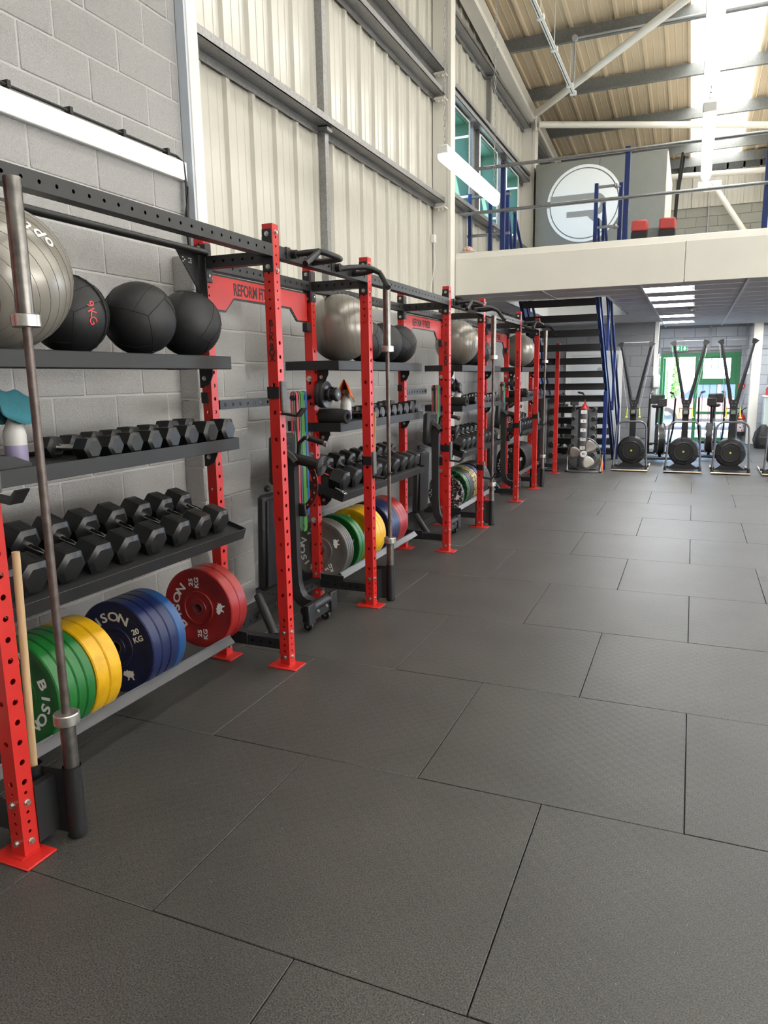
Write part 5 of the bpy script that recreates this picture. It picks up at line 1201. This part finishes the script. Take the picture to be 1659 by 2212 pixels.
tag(O('wall_sign', MB().rb((-.05, -.01, -.07), (.05, 0, .07), .002), None, (1.12, 18.79, 1.62), mat=WHITE), 'small white sign on the end wall beside the column', 'sign')
xs = E('exit_sign', (-.345, 18.72, 2.17), label='green running man exit sign above the doorway', cat='sign')
O('case', MB().rb((-.19, -.02, -.065), (.19, .04, .065), .006), xs, mat=PLASTW); O('face', MB().box((-.178, -.024, -.055), (.178, -.02, .055)), xs, mat=M('exit_green', (.01, .20, .09), .4, emit=.6))
pict = MB().prism([(.10, .04), (.135, .04), (.135, -.005), (.155, -.005), (.1175, -.045), (.08, -.005), (.10, -.005)], 'y', -.0265, -.024)
pict.prism([(-.07, -.045), (-.045, -.045), (-.03, -.015), (-.012, -.03), (.0, -.02), (-.025, .0), (-.02, .02), (.0, .01), (.005, .018), (-.025, .035), (-.05, .03), (-.06, .01), (-.05, .008), (-.045, .018), (-.05, -.01)], 'y', -.0265, -.024).cyl((-.028, -.0265, .045), (-.028, -.024, .045), .009, n=10)
O('pictogram', pict, xs, mat=M('exit_white', (.8, .85, .8), .4, emit=1.0)); O('divider', MB().box((.045, -.026, -.055), (.05, -.024, .055)), xs, mat=MATS['exit_white'])
hdr = E('hand_dryer', (-.72, 16.60, 1.44), label='white wall unit on the corner of the toilet wall', cat='dispenser')
O('case', MB().rb((-.07, -.09, -.14), (.07, .07, .14), .025), hdr, mat=PLASTW); O('outlet', MB().rb((-.04, -.07, -.16), (.04, .03, -.138), .004), hdr, mat=MATS['detector_grey'])
bg_ = E('rucksack', (1.43, 17.4, 0), label='black rucksack on the floor below the counter', cat='bag')
O('body', MB().lathe([(0, 0), (.15, .0), (.17, .05), (.165, .25), (.12, .42), (.05, .5), (0, .505)], n=20), bg_, mat=M('bag_nylon', (.012, .012, .014), .6, var=.2, bump=.5, bs=60)); O('strap', MB().tube([(-.06, -.09, .47), (-.16, -.14, .35), (-.19, -.12, .18), (-.15, -.1, .05)], .012, 6), bg_, mat=INK); O('pocket', MB().rb((-.09, -.18, .06), (.11, -.12, .26), .025), bg_, mat=MATS['bag_nylon'])
cn = E('counter', (1.75, 17.78, 0), label='white counter with a red logo at the right edge', cat='counter')
O('front_panel', MB().rb((-.30, -.02, 0), (.6, .5, 1.06), .006), cn, mat=M('counter_white', (.6, .68, .68), .35)); O('top', MB().rb((-.33, -.05, 1.06), (.63, .53, 1.1), .006), cn, mat=WHITE)
O('logo_mark', MB().box((-.20, -.0235, .80), (-.08, -.02, .87)), cn, mat=MATS['red_plastic'])
for k, (dx, c, nm) in enumerate([(-.26, (.5, .03, .04), 'red'), (-.19, (.03, .06, .4), 'blue'), (-.13, (.45, .04, .2), 'pink'), (-.22, (.02, .02, .03), 'black')]):
    t = E('drink_bottle', (1.75+dx, 17.86+.1*(k == 3), 1.1), label='%s drink bottle on the white counter' % nm, cat='bottle', group='bottles on the counter')
    O('body', MB().lathe([(0, 0), (.03, 0), (.032, .01), (.032, .13), (.014, .17), (.014, .185), (0, .185)], n=14), t, mat=M('drink_'+nm, c, .35)); O('cap', MB().cyl((0, 0, .185), (0, 0, .21), .016, n=12), t, mat=WHITE if k != 3 else RUBBERB)

# ================================================================ OUTSIDE THE DOORWAY
yard = S('ground_yard', MB().box((-14, 19.0, -.14), (14, 60, -.02)), M('pale_concrete', (.52, .51, .49), .9, var=.06, vs=3), label='bright concrete yard outside the doorway'); yard['kind'] = 'structure'
car = E('parked_car', (.6, 23.6, -.02), label='dark red car parked outside the open doorway', cat='car')
prof_ = [(-2.0, .28), (-2.05, .55), (-1.95, .72), (-1.1, .86), (-.55, 1.32), (-.2, 1.43), (.6, 1.46), (1.2, 1.36), (1.75, 1.02), (2.05, .92), (2.1, .5), (2.05, .28)]
CARP = M('car_red', (.33, .13, .14), .25, .2, coat=.6)
O('body', MB().prism(prof_, 'y', -.82, .82), car, mat=CARP)
GLC = M('car_glass', (.04, .07, .14), .06, spec=.8)
for a, b, c, d in [((-.95, .92), (-.5, 1.28), (.05, 1.36), (.05, .92)), ((.12, .92), (.12, 1.36), (.75, 1.36), (.85, .92)), ((.92, .92), (.83, 1.34), (1.15, 1.28), (1.5, .98))]:
    O('side_window', MB().prism([a, b, c, d], 'y', -.826, -.819), car, mat=GLC)
O('sill_trim', MB().box((-1.2, -.835, .24), (1.3, -.81, .33)), car, mat=RUBBERB); O('door_seam', MB().box((.08, -.824, .35), (.088, -.819, .92)), car, mat=RUBBERB); O('door_handle', MB().cb((-.1, -.83, .82), (.16, .02, .025)), car, mat=CHROME)
for x in (-1.3, 1.35):
    wh = O('wheel', MB().lathe([(0, -.84), (.2, -.84), (.22, -.835), (.32, -.83), (.33, -.80), (.33, -.64), (0, -.64)], (x, 0, .33), 'y', 28), car, mat=RUBBERB); O('alloy', MB().lathe([(0, -.85), (.05, -.85), (.19, -.843), (.21, -.838)], (x, 0, .33), 'y', 20), wh, mat=CHROME)
LEAF = M('conifer_green', (.07, .20, .035), .8, var=.5, vs=9, bump=1, bs=25)
for k, (x, y, h_, r_) in enumerate([(-1.08, 30, 2.75, .26), (-.62, 30.5, 2.5, .16)]):
    t = E('conifer', (x, y, -.02), label=['bushy green conifer seen at the left of the doorway', 'slim green conifer right of the bushy one beyond the car'][k], cat='tree', group='conifers beyond the yard')
    O('trunk', MB().cyl((0, 0, 0), (0, 0, 1.0), .07, n=8), t, mat=WOODD)
    mb = MB(); rn = random.Random(k)
    for q in range(600):
        u = rn.random(); a = rn.uniform(0, 2*pi); rr = r_*(1.05-u*.75)*rn.uniform(.75, 1.1); p = Vector((rr*math.cos(a), rr*math.sin(a), .3+u*(h_-.3))); s_ = rn.uniform(.04, .08)
        d = Vector((rn.gauss(0,1), rn.gauss(0,1), rn.gauss(.8,1))).normalized(); e_ = d.orthogonal().normalized()
        mb.add([p-e_*s_*.5, p+e_*s_*.5, p+d*s_*2], [(0, 1, 2)])
    mb.lathe([(0, .2), (r_*.85, .4), (r_*.8, h_*.4), (r_*.5, h_*.75), (.02, h_)], n=14)
    O('foliage', mb, t, mat=LEAF)
